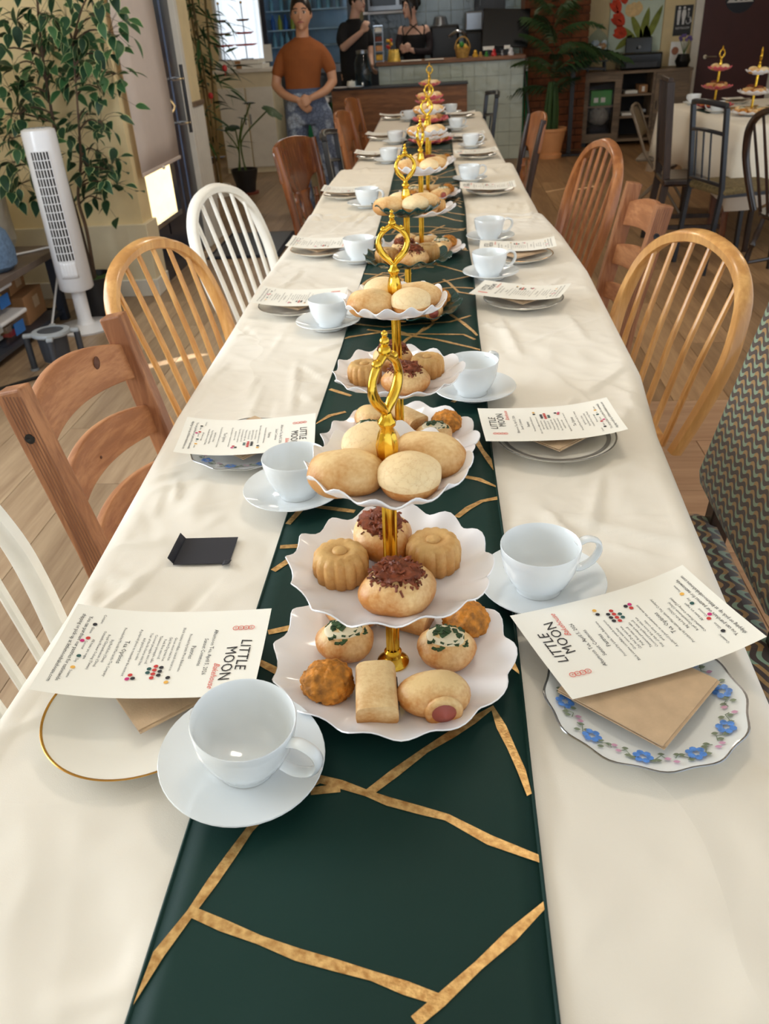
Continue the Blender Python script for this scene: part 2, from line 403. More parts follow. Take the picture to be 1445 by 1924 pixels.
MB().sphere((.014, -.02, -.002), .012, 8, 6).build('pull_knob', 'trim_white', bl)
pv = struct(MB().box((-8, 7, -.2), (11.0, 30, .1)).build('ground_outside', 'pavement', smooth=False))
# ---- back walls
wb = wbox('wall_back', -.95, .98, 11.25, 11.35, 0, HZ, 'grout')
wbox('wall_back_left', -3.3, -2.75, 11.25, 11.35, 0, HZ, 'wall_beige')
wbox('wall_back_sill', -2.75, -.95, 11.25, 11.35, 0, .9, 'wall_beige')
wbox('wall_back_mid', -2.16, -.95, 11.25, 11.35, .9, HZ, 'wall_beige')
wn = struct(MB().box((-2.455, 11.28, .93), (.62, .08, .06)).box((-2.75, 11.28, 1.7), (.05, .08, 1.6)).box((-2.17, 11.28, 1.7), (.08, .08, 1.6)).box((-2.455, 11.28, 2.5), (.62, .08, .06)).build('window_1', 'trim_white', smooth=False))
MB().box((-2.455, 11.30, 1.7), (.56, .01, 1.5)).build('pane', 'glass', wn, smooth=False)
t = NT('sheer'); tr = t.n('ShaderNodeBsdfTranslucent'); tr.inputs[0].default_value = (.9, .93, .97, 1); tp = t.n('ShaderNodeBsdfTransparent'); mx = t.n('ShaderNodeMixShader'); mx.inputs[0].default_value = .45
t.l(tr.outputs[0], mx.inputs[1]); t.l(tp.outputs[0], mx.inputs[2]); t.l(mx.outputs[0], t.t.nodes['Material Output'].inputs[0]); M['sheer'] = t.m
MB().grid(lambda u, v: (-2.74+u*.56, 11.21+.012*sin(u*40), .95+v*1.5), 90, 2).build('net_curtain', 'sheer', wn)
TL = MB().box((0, 0, 0), (1, 1, 1)).mesh('tile', False)
def tile(name, c, d, mat, parent):
    o = link(name, TL, None, parent); o.location = c; o.scale = d; o.rotation_euler = (R_.uniform(-.006, .006), 0, R_.uniform(-.006, .006))
    o.material_slots[0].link = 'OBJECT'; o.material_slots[0].material = M[mat]; return o
TL.materials.append(M['tile_glaze'])
for i in range(13):
    for j in range(8):
        tile('tile', (-.875+i*.15, 11.245, .80+j*.15), (.145, .02, .145), 'tile_dark', wb)
wr = wbox('wall_back_right', .98, 4.4, 10.98, 11.08, 0, HZ, 'wall_beige')
wbox('wall_right', 4.3, 4.4, 4.5, 11.0, 0, HZ, 'wall_beige')
bp = wbox('brick_pier', .90, 1.60, 10.40, 10.98, 0, HZ, 'mortar')
BK = MB().box((0, 0, 0), (.196, .03, .066)).mesh('brick', False); BK.materials.append(M['brick'])
for j in range(24):
    for i in range(4):
        w = 1.0; cx_ = .905+.1+i*.205-(.1 if j % 2 else 0)
        x0, x1 = max(.895, cx_-.098), min(1.605, cx_+.098)
        if x1-x0 < .03: continue
        o = link('brick', BK, None, bp); o.location = ((x0+x1)/2, 10.395+R_.uniform(-.006, .006), .04+j*.0755); o.scale = ((x1-x0)/.196, 1, 1)
# restroom door
d2 = wbox('door_2', 2.96, 3.80, 10.93, 10.985, 0, 2.1, 'door_plum', None, .004)
lv = MB().tube([(3.03, 10.93, .86), (3.03, 10.87, .86)], .022, 12).tube([(3.03, 10.875, .86), (3.16, 10.875, .855)], .009, 8).build('door_handle', 'chrome', d2)
wbox('trim_2', 2.87, 2.96, 10.92, 11.0, 0, 2.2, 'trim_white', None, .004)
wbox('trim_3', 3.80, 3.90, 10.92, 11.0, 0, 2.2, 'trim_white', None, .004)
sg = thing('restroom_sign', 'round navy restroom sign with white triangle on plum door', 'sign', (3.35, 10.93, 1.44))
MB().lathe([(0, 0), (.165, 0), (.165, .008), (0, .008)], 40, Matrix.Rotation(pi/2, 4, 'X')).build('disc', 'navy_sign', sg)
MB().prism([(-.145, -.06), (.145, -.06), (0, .15)], .0085, .0105, Matrix.Rotation(pi/2, 4, 'X')).build('triangle', 'print_white', sg, smooth=False)
_pic = MB()
for x_ in (-.05, .01):
    _pic.prism([(x_-.012, -.045), (x_+.012, -.045), (x_+.018, .03), (x_-.018, .03)], .011, .0125); _pic.prism([(x_+.013*cos(a*pi/5), .047+.013*sin(a*pi/5)) for a in range(10)], .011, .0125)
_pic.prism([(.045, -.045), (.075, -.045), (.06, .03)], .011, .0125)
_pic.v = [tuple(Matrix.Rotation(pi/2, 4, 'X') @ Vector(v)) for v in _pic.v]
_pic.build('pictogram', 'navy_sign', sg, smooth=False)
sg = thing('restroom_plaque', 'black restroom plaque with white figures and wheelchair beside plum door', 'sign', (2.755, 10.975, 1.235))
MB().box((0, 0, 0), (.20, .012, .30)).build('plate', 'sign_black', sg, smooth=False, bevel=.004)
pm = MB()
for x_, sk in ((-.055, 0), (.0, 1)):
    pm.prism([(x_-.014, 0), (x_+.014, 0), (x_+(.026 if sk else .017), .06), (x_+.017, .105), (x_-.017, .105), (x_-(.026 if sk else .017), .06)], 0, .003)
    pm.prism([(x_+.014*cos(a*pi/5), .124+.014*sin(a*pi/5)) for a in range(10)], 0, .003)
    pm.prism([(x_-.012, -.04), (x_+.012, -.04), (x_+.012, 0), (x_-.012, 0)], 0, .003)
pm.tube([(.056+.024*cos(a), -.01+.024*sin(a), .0015) for a in [k*.5 for k in range(-7, 3)]], .0045, 4)
pm.tube([(.052, .085, .0015), (.054, .03, .0015), (.078, .028, .0015), (.09, -.02, .0015)], .006, 4)
pm.prism([(.05+.012*cos(a*pi/5), .105+.012*sin(a*pi/5)) for a in range(10)], 0, .003)
pm.v = [(v[0], -.0065-v[2], v[1]) for v in pm.v]; pm.build('pictogram', 'print_white', sg, smooth=False)
vs, fs = text_mb('RESTROOM', .03, 0, 0, 'CENTER')
MB().add([(v[0], -.008, v[1]-.085) for v in vs], fs).build('lettering', 'print_white', sg, smooth=False)
# ------------------------------------------------------------------ bar counter
bar = thing('bar_counter', 'grey-green glazed tile bar counter with wooden top at the back', 'counter', (0, 9.86, 0))
wbox('core', -.70, .85, .02, .40, 0, .98, 'grout', bar)
MB().box((.075, .19, 1.0), (1.6, .46, .035)).build('countertop', 'wood_counter', bar, smooth=False, bevel=.004)
for i in range(12):
    for j in range(7):
        tile('tile', (-.635+i*.1295, .012, .07+j*.1395), (.1265, .024, .1365), 'tile_glaze', bar)
for i in range(3):
    for j in range(7): tile('tile', (.852, .085+i*.127, .07+j*.1395), (.02, .124, .1365), 'tile_glaze', bar)
low = thing('service_ledge', 'lower brown wood-panelled service ledge in front of the tiled bar', 'counter', (0, 9.6, 0))
MB().box((-.475, .12, .395), (1.45, .22, .78)).build('panel', 'wood_counter', low, smooth=False, bevel=.003)
MB().box((-.475, .115, .795), (1.47, .25, .02)).build('ledge_top', 'dark_grey', low, smooth=False, bevel=.003)
def P(px, py, y): return aty(px, py, y)
# glass fronted cooler
fr = thing('display_fridge', 'tall glass-fronted drinks fridge behind the standing woman', 'fridge', (-1.56, 10.75, 0))
MB().box((0, .42, 1.0), (1.02, .04, 2.0)).box((-.5, .2, 1.0), (.04, .44, 2.0)).box((.5, .2, 1.0), (.04, .44, 2.0)).box((0, .2, 1.98), (1.02, .44, .06)).box((0, .2, .5), (1.0, .44, 1.0)).build('cabinet_body', 'steel', fr, smooth=False)
for x_ in (-.5, .5): MB().box((x_, -.03, 1.5), (.05, .05, 1.0)).build('door_stile', 'door_black', fr, smooth=False)
MB().box((0, -.02, 1.5), (.95, .01, .98)).build('pane', 'glass_cool', fr, smooth=False)
for z in (1.20, 1.37, 1.56, 1.75): MB().box((0, .18, z), (.95, .36, .012)).build('shelf', 'white_plastic', fr, smooth=False)
MB().box((0, -.03, .82), (.98, .03, .20)).build('grille', 'dark_grey', fr, smooth=False)
BT = MB().lathe([(0, 0), (.026, 0), (.026, .085), (.022, .10), (.011, .125), (.011, .15), (0, .15)], 10).mesh('bottle')
plain('bottle_glass', rgb(150, 190, 200), .15, var=.2, coat=.5); plain('can_yellow', rgb(220, 200, 60), .3, var=.2); plain('can_blue', rgb(60, 110, 190), .3)
k = 0
for z, n, mt in ((1.206, 6, 'bottle_glass'), (1.376, 5, 'can_yellow'), (1.566, 8, 'bottle_glass')):
    for i in range(n):
        x_ = -.42+i*.075 if z < 1.5 else -.42+i*.11
        o = link('bottle', BT, None); o.location = (-1.56+x_, 10.85+.03*(i % 2), z); o.data.materials.append(M['bottle_glass']) if not BT.materials else None
        o.material_slots[0].link = 'OBJECT'; o.material_slots[0].material = M[mt if i % 2 or mt == 'bottle_glass' else 'can_blue']
        tag(o, ('first', 'second', 'third', 'fourth', 'fifth', 'sixth', 'seventh', 'eighth')[i]+{1.206: ' clear bottle from the window end, lowest fridge shelf', 1.376: ' bright bottle from the window end, middle fridge shelf', 1.566: ' clear bottle from the window end, upper fridge shelf'}[z], 'bottle', 'bottles in the display fridge')
# back shelf with microwave
sh = thing('wall_shelf', 'white wall shelf carrying a microwave on the tiled wall', 'shelf', (-.62, 11.1, 1.51))
MB().box((0, 0, -.02), (.62, .28, .03)).build('board', 'white_plastic', sh, smooth=False, bevel=.004)
for x_ in (-.25, .25): MB().box((x_, .05, -.09), (.02, .16, .11)).build('bracket', 'steel', sh, smooth=False)
mw = thing('microwave', 'steel microwave oven on the wall shelf above the bar', 'microwave', (-.62, 11.08, 1.506))
MB().box((0, 0, .14), (.50, .28, .28)).build('case', 'steel', mw, smooth=False, bevel=.006)
MB().box((-.07, -.145, .15), (.30, .012, .20)).build('window', 'screen', mw, smooth=False, bevel=.004)
MB().box((.17, -.145, .15), (.10, .012, .2)).build('control_panel', 'dark_grey', mw, smooth=False)
bc = thing('back_counter', 'steel-topped work counter along the tiled back wall', 'counter', (-.1, 11.02, 0))
MB().box((0, 0, .45), (1.9, .42, .9)).build('body', 'dark_grey', bc, smooth=False)
MB().box((0, -.01, .915), (1.92, .44, .03)).build('worktop', 'steel', bc, smooth=False, bevel=.004)
# coffee grinder, monitor and clutter on the bar
ZT = 1.018
g = thing('coffee_grinder', 'black and steel coffee grinder with clear hopper on back counter', 'grinder', (.36, 10.95, .93))
MB().box((0, 0, .16), (.20, .24, .32)).build('body', 'black_plastic', g, smooth=False, bevel=.02)
MB().box((0, -.01, .42), (.21, .22, .2)).build('housing', 'steel', g, smooth=False, bevel=.02)
MB().lathe([(0, 0), (.05, 0), (.09, .06), (.09, .13), (.085, .13), (.045, .01)], 18, Matrix.Translation((0, 0, .52))).build('hopper', 'glass', g)
MB().lathe([(0, 0), (.10, 0), (.10, .02), (.03, .03), (0, .05)], 18, Matrix.Translation((0, 0, .65))).build('lid', 'black_plastic', g)
cm = thing('coffee_machine', 'black espresso machine with steel spout behind the bar', 'coffee machine', (.02, 10.98, .93))
MB().box((0, 0, .2), (.34, .3, .4)).build('body', 'black_plastic', cm, smooth=False, bevel=.03)
MB().tube(spline([(.05, -.16, .28), (.16, -.2, .33), (.24, -.18, .27), (.26, -.16, .1)], 6), .02, 10).build('spout', 'chrome', cm)
MB().lathe([(0, 0), (.09, 0), (.07, .08), (0, .1)], 14, Matrix.Translation((-.05, 0, .4))).build('lid', 'steel', cm)
mb_ = thing('menu_board', 'tall dark panel behind the bar monitor', 'board', (.55, 11.1, .93))
MB().box((0, 0, .36), (.36, .05, .72)).build('panel', 'dark_grey', mb_, smooth=False, bevel=.01)
mo = thing('till_monitor', 'large black till monitor turned away on the bar', 'monitor', (.66, 10.08, ZT))
MB().box((0, 0, .25), (.50, .035, .36), Matrix.Rotation(.06, 4, 'Y') @ Matrix.Rotation(-.12, 4, 'X')).build('screen_back', 'screen', mo, smooth=False, bevel=.008)
MB().box((0, .04, .06), (.08, .05, .12)).build('neck', 'black_plastic', mo, smooth=False)
MB().box((0, .04, .008), (.24, .18, .016)).build('base', 'black_plastic', mo, smooth=False, bevel=.004)
for k, (px, lab) in enumerate(((918, 'wider'), (953, 'narrower'))):
    c_ = P(px, 84, 10.0); o = MB().box((0, 0, .02), (.12 if k == 0 else .065, .004, .035), Matrix.Rotation(-.2, 4, 'X')).build('price_card', 'paper', loc=(c_.x, 9.99, ZT+.055), smooth=False)
    tag(o, lab+' cream price card propped below the till monitor', 'card')
    MB().box((0, 0, -.025), (.02, .03, .06)).build('clip', 'black_plastic', o, smooth=False)
for k, (px, c_, sz, lab) in enumerate(((893, 'yellow', .028, 'small yellow toy left of the bar trinkets'), (903, 'bamboo_basket', .02, 'tiny brown trinket beside the yellow toy'), (914, 'green_box', .02, 'tiny green trinket under the wide price card'), (928, 'red_plastic', .028, 'small red toy on the bar under the monitor'), (944, 'steel', .022, 'tiny grey trinket right of the red toy'), (960, 'white_plastic', .03, 'small white figurine at the right end of the bar'))):
    p_ = P(px, 100, 9.93); m_ = MB().lathe([(0, 0), (sz, 0), (sz*1.05, sz*.8), (sz*.6, sz*1.3), (sz*.75, sz*1.7), (sz*.4, sz*2.3), (0, sz*2.5)], 12)
    tag(m_.build('trinket', c_, loc=(p_.x, 9.93, ZT)), lab, 'trinket')
bk = thing('gift_basket', 'small round wicker basket with handle on the bar', 'basket', (P(869, 100, 9.94).x, 9.94, ZT))
MB().lathe([(0, 0), (.06, 0), (.085, .09), (.08, .09), (.058, .01)], 20, fr=lambda a, r, z: 1+.02*sin(18*a)).build('bowl', 'bamboo_basket', bk)
MB().tube([(.08*cos(a), 0, .085+.11*sin(a)) for a in [pi*i/12 for i in range(13)]], .007, 6).build('handle', 'bamboo_basket', bk)
for k in range(7): MB().sphere((.045*cos(k*.9), .045*sin(k*.9), .085+.02*(k % 3)), .026, 8, 6).build('wrapped_sweet', ('yellow', 'gold_paper', 'green_box')[k % 3], bk)
bag = thing('gold_gift_bag', 'crumpled gold paper bag on the bar beside the tall rack', 'bag', (P(740, 105, 9.95).x, 9.95, ZT))
MB().grid(lambda u, v: (.072*cos(2*pi*u)*(1-.25*v), .04*sin(2*pi*u)*(1-.7*v), .11*v+.012*sin(9*u*6.28)*v), 24, 6).build('sack', 'gold_paper', bag)
rk = thing('sample_rack', 'narrow clear rack of pastry samples standing on the bar', 'rack', (P(713, 105, 9.97).x, 9.97, ZT))
for x_ in (-.045, .045):
    for y_ in (-.035, .035): MB().box((x_, y_, .17), (.008, .008, .34)).build('post', 'steel', rk, smooth=False)
for k, m_ in enumerate(('yellow', 'terracotta', 'saucer_red', 'paper')):
    MB().box((0, 0, .01+k*.09), (.1, .08, .006)).build('tray', 'steel', rk, smooth=False); MB().box((0, 0, .045+k*.085), (.075, .05, .055)).build('sample', m_, rk, smooth=False, bevel=.01)
MB().box((0, 0, .34), (.1, .08, .008)).build('top', 'chrome', rk, smooth=False)
fb = thing('flower_box', 'little box of red and yellow flowers beside the gold bag', 'flowers', (P(730, 60, 10.1).x, 10.1, ZT))
MB().box((0, 0, .06), (.05, .05, .12)).build('box', 'glass_cool', fb, smooth=False)
for k in range(9): MB().sphere((R_.uniform(-.03, .03), R_.uniform(-.03, .03), .13+R_.uniform(0, .07)), .018, 8, 6).build('bloom', ('ribbon', 'yellow')[k % 2], fb)
for k, (px, w_) in enumerate(((773, .22), (816, .20))):
    p_ = P(px, 110, 9.72+.1); o = tag(MB().box((0, 0, .003), (w_, .14, .006)).build('menu_sheet', 'paper', loc=(P(px, 110, 9.9).x, 9.87, ZT), smooth=False), ('laminated menu sheet on the bar in front of the long-haired person', 'second laminated menu sheet on the bar toward the basket')[k], 'menu')
# water jar on the ledge
ZL = .806
wj = thing('glass_jar', 'large clear glass water dispenser on the service ledge', 'jar', (P(683, 160, 9.68).x, 9.70, ZL))
MB().lathe([(0, 0), (.085, 0), (.09, .02), (.09, .22), (.075, .27), (.06, .29), (.06, .31), (.056, .31), (.056, .29), (.085, .22), (.085, .02), (0, .012)], 24).build('vessel', 'glass_cool', wj)
MB().lathe([(0, .02), (.083, .02), (.083, .11), (0, .11)], 24).build('water', 'glass_cool', wj)
MB().lathe([(0, .31), (.062, .31), (.062, .34), (0, .345)], 20).build('lid', 'steel', wj)
MB().tube([(.0, -.085, .04), (0, -.12, .04), (0, -.12, .02)], .01, 8).build('tap', 'chrome', wj)
o = thing('napkin_pile', 'crumpled white napkin left of the water dispenser', 'napkin', (P(660, 155, 9.68).x, 9.68, ZL))
MB().sphere((0, 0, .03), (.05, .04, .03), 14, 10, lambda v: (v.x*(1+.25*noise.noise(v*40)), v.y, max(0, v.z*(1+.4*noise.noise(v*50))))).build('fold', 'paper', o)
for k, px in enumerate((640, 668)):
    tag(MB().lathe([(0, 0), (.06, 0), (.09, .01), (.088, .013), (.055, .005), (0, .005)], 24).build('side_plate', 'white_plastic', loc=(P(px, 160, 9.6).x, 9.6+.0, ZL)), ('white side plate on the ledge beside the woman', 'white side plate on the ledge below the water dispenser')[k], 'plate')
# green bin and trolley behind the woman
bn = thing('green_bin', 'green plastic bin behind the woman', 'bin', (-1.42, 9.75, 0))
MB().box((0, 0, .35), (.34, .3, .62), taper=1.08).build('tub', 'green_bin', bn, smooth=False, bevel=.02)
MB().box((0, 0, .70), (.38, .34, .05)).build('rim', 'white_plastic', bn, smooth=False, bevel=.015)
tk = thing('crate_stack', 'dark crate resting on top of the green bin', 'crate', (-1.42, 9.75, .725))
MB().box((0, 0, .1), (.26, .24, .2)).build('tub', 'dark_grey', tk, smooth=False, bevel=.02)
MB().tube(spline([(-.1, -.13, .1), (-.06, -.17, .16), (.02, -.16, .14)], 6), .012, 6).build('handle', 'chrome', tk)
# console by the window with display stands
cs = thing('display_console', 'cream panelled cabinet under the window with boxes on top', 'cabinet', (-2.15, 9.95, 0))
MB().box((0, 0, .5), (.62, .55, 1.0)).build('body', 'plinth', cs, smooth=False, bevel=.006)
MB().box((0, -.01, 1.015), (.68, .60, .03)).build('top', 'trim_white', cs, smooth=False, bevel=.005)
for x_ in (-.155, .155):
    d_ = MB().box((x_, -.285, .46), (.29, .02, .8)).build('door', 'trim_white', cs, smooth=False, bevel=.005); MB().tube([(x_*.2, -.30, .5), (x_*.2, -.30, .6)], .008, 6).build('handle', 'steel', d_)
for k, (dx, dz, w_) in enumerate(((-.05, 1.03, .52), (-.06, 1.075, .46))):
    o = thing('flat_box', ('lower flat cream carton on the window cabinet', 'upper flat cream carton on the window cabinet')[k], 'box', (-2.15+dx, 9.95, dz+.0005)); MB().box((0, 0, .02), (w_, .4, .04)).build('carton', 'paper', o, smooth=False, bevel=.003); MB().box((0, -.201, .02), (.06, .003, .03)).build('label', 'cardboard', o, smooth=False)
# acrylic notice on the console end
no = thing('clear_notice', 'clear acrylic notice holder on the cabinet end by the fridge', 'notice holder', (-1.865, 9.72, 1.03))
MB().box((0, 0, .12), (.10, .006, .24)).build('sheet', 'glass', no, smooth=False); MB().box((0, .008, .14), (.09, .003, .16)).build('print', 'paper', no, smooth=False); MB().box((0, 0, .005), (.11, .06, .01)).build('foot', 'glass', no, smooth=False)
# ------------------------------------------------------------------ right wall cabinet
cb = thing('media_cabinet', 'grey-brown wood cabinet with one glass door under the tulip painting', 'cabinet', (2.20, 10.72, 0))
MB().box((0, 0, .765), (1.24, .44, .03)).build('top', 'cabinet', cb, smooth=False, bevel=.003)
MB().box((0, 0, .06), (1.2, .42, .03)).build('bottom', 'cabinet', cb, smooth=False)
MB().box((0, .20, .4), (1.2, .02, .7)).build('back', 'dark_inside', cb, smooth=False)
for x_ in (-.6, -.17, .2, .6): MB().box((x_, 0, .41), (.03, .42, .70)).build('upright', 'cabinet', cb, smooth=False)
for z in (.30, .53): MB().box((.015, 0, z), (.34, .40, .02)).build('shelf', 'cabinet', cb, smooth=False)
MB().box((-.385, .02, .42), (.40, .36, .02)).build('shelf', 'cabinet', cb, smooth=False)
gd = MB().box((-.565, -.22, .41), (.07, .02, .68)).box((-.205, -.22, .41), (.07, .02, .68)).box((-.385, -.22, .715), (.29, .02, .07)).box((-.385, -.22, .105), (.29, .02, .07)).build('glass_door', 'cabinet', cb, smooth=False)
MB().box((-.385, -.215, .41), (.29, .005, .55)).build('pane', 'glass', gd, smooth=False)
wd = MB().box((.40, -.22, .41), (.37, .02, .68)).build('door', 'cabinet', cb, smooth=False, bevel=.003); MB().tube([(.24, -.24, .38), (.24, -.24, .46)], .006, 6).build('handle', 'black_metal', wd)
for x_ in (-.55, .55): MB().box((x_, 0, .022), (.06, .36, .044)).build('foot', 'black_plastic', cb, smooth=False)
gb = thing('green_carton', 'green packet behind the cabinet glass door', 'packet', (1.83, 10.62, .4305)); MB().box((0, 0, .08), (.24, .1, .16)).build('carton', 'green_box', gb, smooth=False, bevel=.006)
for x_ in (-.06, .02): MB().box((x_, -.052, .06), (.05, .003, .05)).build('label', 'paper', gb, smooth=False)
o = thing('storage_tub', 'clear lidded tub above the green packet', 'tub', (1.83, 10.62, .593)); MB().box((0, 0, .05), (.25, .14, .1)).build('tub', 'glass_cool', o, smooth=False, bevel=.01); MB().box((0, 0, .108), (.27, .16, .014)).build('lid', 'white_plastic', o, smooth=False, bevel=.004)
o = tag(MB().sphere((0, 0, .10), (.13, .11, .10), 18, 12, lambda v: (v.x*(1+.3*noise.noise(v*14)), v.y, max(0, v.z*(1+.35*noise.noise(v*17))))).build('folded_cloth', 'cloth_grey', loc=(1.83, 10.66, .215)), 'grey cloth bundle on top inside the cabinet', 'cloth')
o = tag(MB().sphere((0, 0, .07), (.14, .12, .07), 18, 12, lambda v: (v.x, v.y*(1+.3*noise.noise(v*14)), max(0, v.z*(1+.35*noise.noise(v*17))))).build('dark_bundle', 'mat_black', loc=(1.83, 10.66, .076)), 'dark cloth bundle at the bottom inside the cabinet', 'cloth')
for k, (x_, z_, w_, h_, m_) in enumerate(((2.30, .541, .10, .085, 'cardboard'), (2.19, .311, .22, .03, 'paper'), (2.17, .541, .14, .03, 'paper'), (2.28, .342, .15, .03, 'grey_plastic'))):
    if k == 3: z_ = .342
    o = thing('shelf_box', ('small brown box on the upper open cabinet shelf', 'paper pile on the lower open cabinet shelf', 'flat white box left of the small brown box', 'grey flat box on the paper pile')[k], 'box', (x_, 10.68, z_)); MB().box((0, 0, h_/2), (w_, .2, h_)).build('carton', m_, o, smooth=False, bevel=.003); MB().box((0, -.102, h_/2), (w_*.3, .003, h_*.6)).build('label', 'paper', o, smooth=False)
pr = thing('printer', 'black inkjet printer on the media cabinet below the tulips', 'printer', (2.24, 10.70, .7805))
MB().box((0, 0, .085), (.46, .34, .17)).build('case', 'screen', pr, smooth=False, bevel=.02)
MB().box((0, .05, .24), (.30, .02, .17), Matrix.Rotation(-.12, 4, 'X')).build('paper_tray', 'screen', pr, smooth=False, bevel=.008)
MB().box((0, -.175, .05), (.34, .01, .05)).build('outlet', 'dark_grey', pr, smooth=False); MB().lathe([(0, 0), (.016, 0), (.016, .004), (0, .004)], 16, Matrix.Translation((0, .02, .22)) @ Matrix.Rotation(pi/2, 4, 'X')).build('badge', 'grey_plastic', pr)
wbk = thing('wrapped_basket', 'white gift basket in clear wrap on a black stand', 'basket', (1.76, 10.70, .7805))
for x_ in (-.09, .09):
    for y_ in (-.06, .06): MB().tube([(x_*1.1, y_*1.1, 0), (x_, y_, .10)], .012, 6).build('leg', 'black_plastic', wbk)
MB().box((0, 0, .105), (.24, .16, .015)).build('stand_top', 'black_plastic', wbk, smooth=False)
MB().lathe([(0, 0), (.09, 0), (.13, .10), (.125, .10), (.085, .01)], 24, Matrix.Translation((0, 0, .113)), fr=lambda a, r, z: 1+.03*sin(16*a)).build('basket', 'cardboard', wbk)
for k in range(9): MB().sphere((.075*cos(k*.8), .06*sin(k*.8), .22+.03*(k % 3)), .035, 8, 6).build('item', ('paper', 'terracotta', 'white_plastic')[k % 3], wbk)
MB().lathe([(.12, .2), (.135, .26), (.09, .36), (.02, .42), (.05, .47)], 20, fr=lambda a, r, z: 1+.08*sin(9*a)).build('wrap', 'glass_cool', wbk)
vp = thing('orchid_pot', 'small black pot of purple flowers beside a framed card', 'flower pot', (2.73, 10.66, .7805))
MB().lathe([(0, 0), (.06, 0), (.085, .06), (.06, .13), (.04, .13), (0, .12)], 18, fr=lambda a, r, z: 1+.06*sin(5*a)).build('pot', 'black_plastic', vp)
plain('petal_purple', rgb(120, 100, 170), .6); plain('petal_brown', rgb(170, 110, 80), .6)
for k in range(8):
    st = MB().tube([(0, 0, .12), (.06*cos(k*.8), .03*sin(k*.8), .26+.02*(k % 3))], .003, 5).build('stem', 'stem_green', vp); MB().sphere((.06*cos(k*.8), .03*sin(k*.8), .27+.02*(k % 3)), .018, 8, 6).build('bloom', 'petal_purple', st)
fcd = thing('framed_card', 'acrylic-framed flower card standing behind the small black pot', 'picture', (2.70, 10.80, .7805))
MB().box((0, 0, .13), (.2, .01, .26)).build('frame', 'glass', fcd, smooth=False); MB().box((0, .006, .13), (.18, .003, .24)).build('card', 'paper', fcd, smooth=False)
MB().lathe([(0, 0), (.04, 0), (.04, .003), (0, .003)], 16, Matrix.Translation((-.04, -.006, .16)) @ Matrix.Rotation(pi/2, 4, 'X')).build('flower_print', 'petal_brown', fcd)
# painting
plain('canvas_mint', rgb(206, 222, 206), .8, var=.08, vs=6); plain('tulip_red', rgb(212, 72, 44), .8, var=.25, vs=20); plain('tulip_cream', rgb(236, 206, 150), .8, var=.15, vs=20); plain('leaf_olive', rgb(132, 142, 66), .8, var=.3, vs=12)
pt = thing('tulip_painting', 'canvas painting of red and cream tulips above the printer', 'painting', (2.22, 10.958, .95))
MB().box((0, 0, .38), (.60, .03, .76)).build('canvas', 'canvas_mint', pt, smooth=False, bevel=.003)
def petal(name, cx, cz, w, h, ang, mat, par, d=-.017):
    m_ = MB(); pts = [(w/2*sin(pi*t)**.8*sgn, h*(t-.5)) for sgn, ts in ((1, [i/10 for i in range(11)]), (-1, [1-i/10 for i in range(1, 10)])) for t in ts]
    rt = Matrix.Rotation(ang, 2); pts = [tuple(rt @ Vector(p)) for p in pts]
    m_.prism(pts, 0, .002); m_.v = [(cx+v[0], d-v[2], cz+v[1]) for v in m_.v]; return m_.build(name, mat, par, smooth=False)
for k, (cx, cz, w, h, a) in enumerate(((.02, .22, .08, .36, .5), (.10, .24, .09, .40, -.15), (.20, .26, .08, .42, -.4), (-.05, .16, .07, .28, .8), (.14, .14, .09, .26, .2), (-.12, .10, .07, .24, -.9))): petal('leaf', cx, cz, w, h, a, 'leaf_olive', pt)
for k, (cx, cz, w, h, a, m_) in enumerate(((-.16, .56, .10, .14, .2, 'tulip_red'), (-.24, .46, .10, .13, .6, 'tulip_red'), (.06, .60, .11, .15, 0, 'tulip_red'), (-.20, .33, .11, .14, .9, 'tulip_red'), (-.17, .20, .11, .13, 1.2, 'tulip_red'), (-.04, .42, .17, .12, .2, 'tulip_cream'), (-.05, .62, .11, .18, .1, 'tulip_cream'), (.17, .60, .12, .17, -.3, 'tulip_cream'), (.25, .68, .12, .16, -.2, 'tulip_cream'))):
    tp = petal('tulip', cx, cz, w*1.05, h*1.25, a, m_, pt, -.0195)
    for sg_ in (-1, 1): petal('side_petal', cx+sg_*w*.28*cos(a), cz+sg_*w*.28*sin(a), w*.62, h*1.2, a-sg_*.22, m_, tp, -.0215)
# black lectern stand
ls = thing('menu_stand', 'black metal lectern stand beside the brick pier', 'stand', (1.40, 9.95, 0))
MB().box((0, 0, .012), (.30, .26, .024)).build('base', 'black_metal', ls, smooth=False, bevel=.004)
MB().box((0, 0, .43), (.045, .045, .82)).build('post', 'black_metal', ls, smooth=False)
MB().box((.06, 0, .86), (.42, .30, .02), Matrix.Rotation(.06, 4, 'Y')).build('top_plate', 'black_metal', ls, smooth=False, bevel=.003)
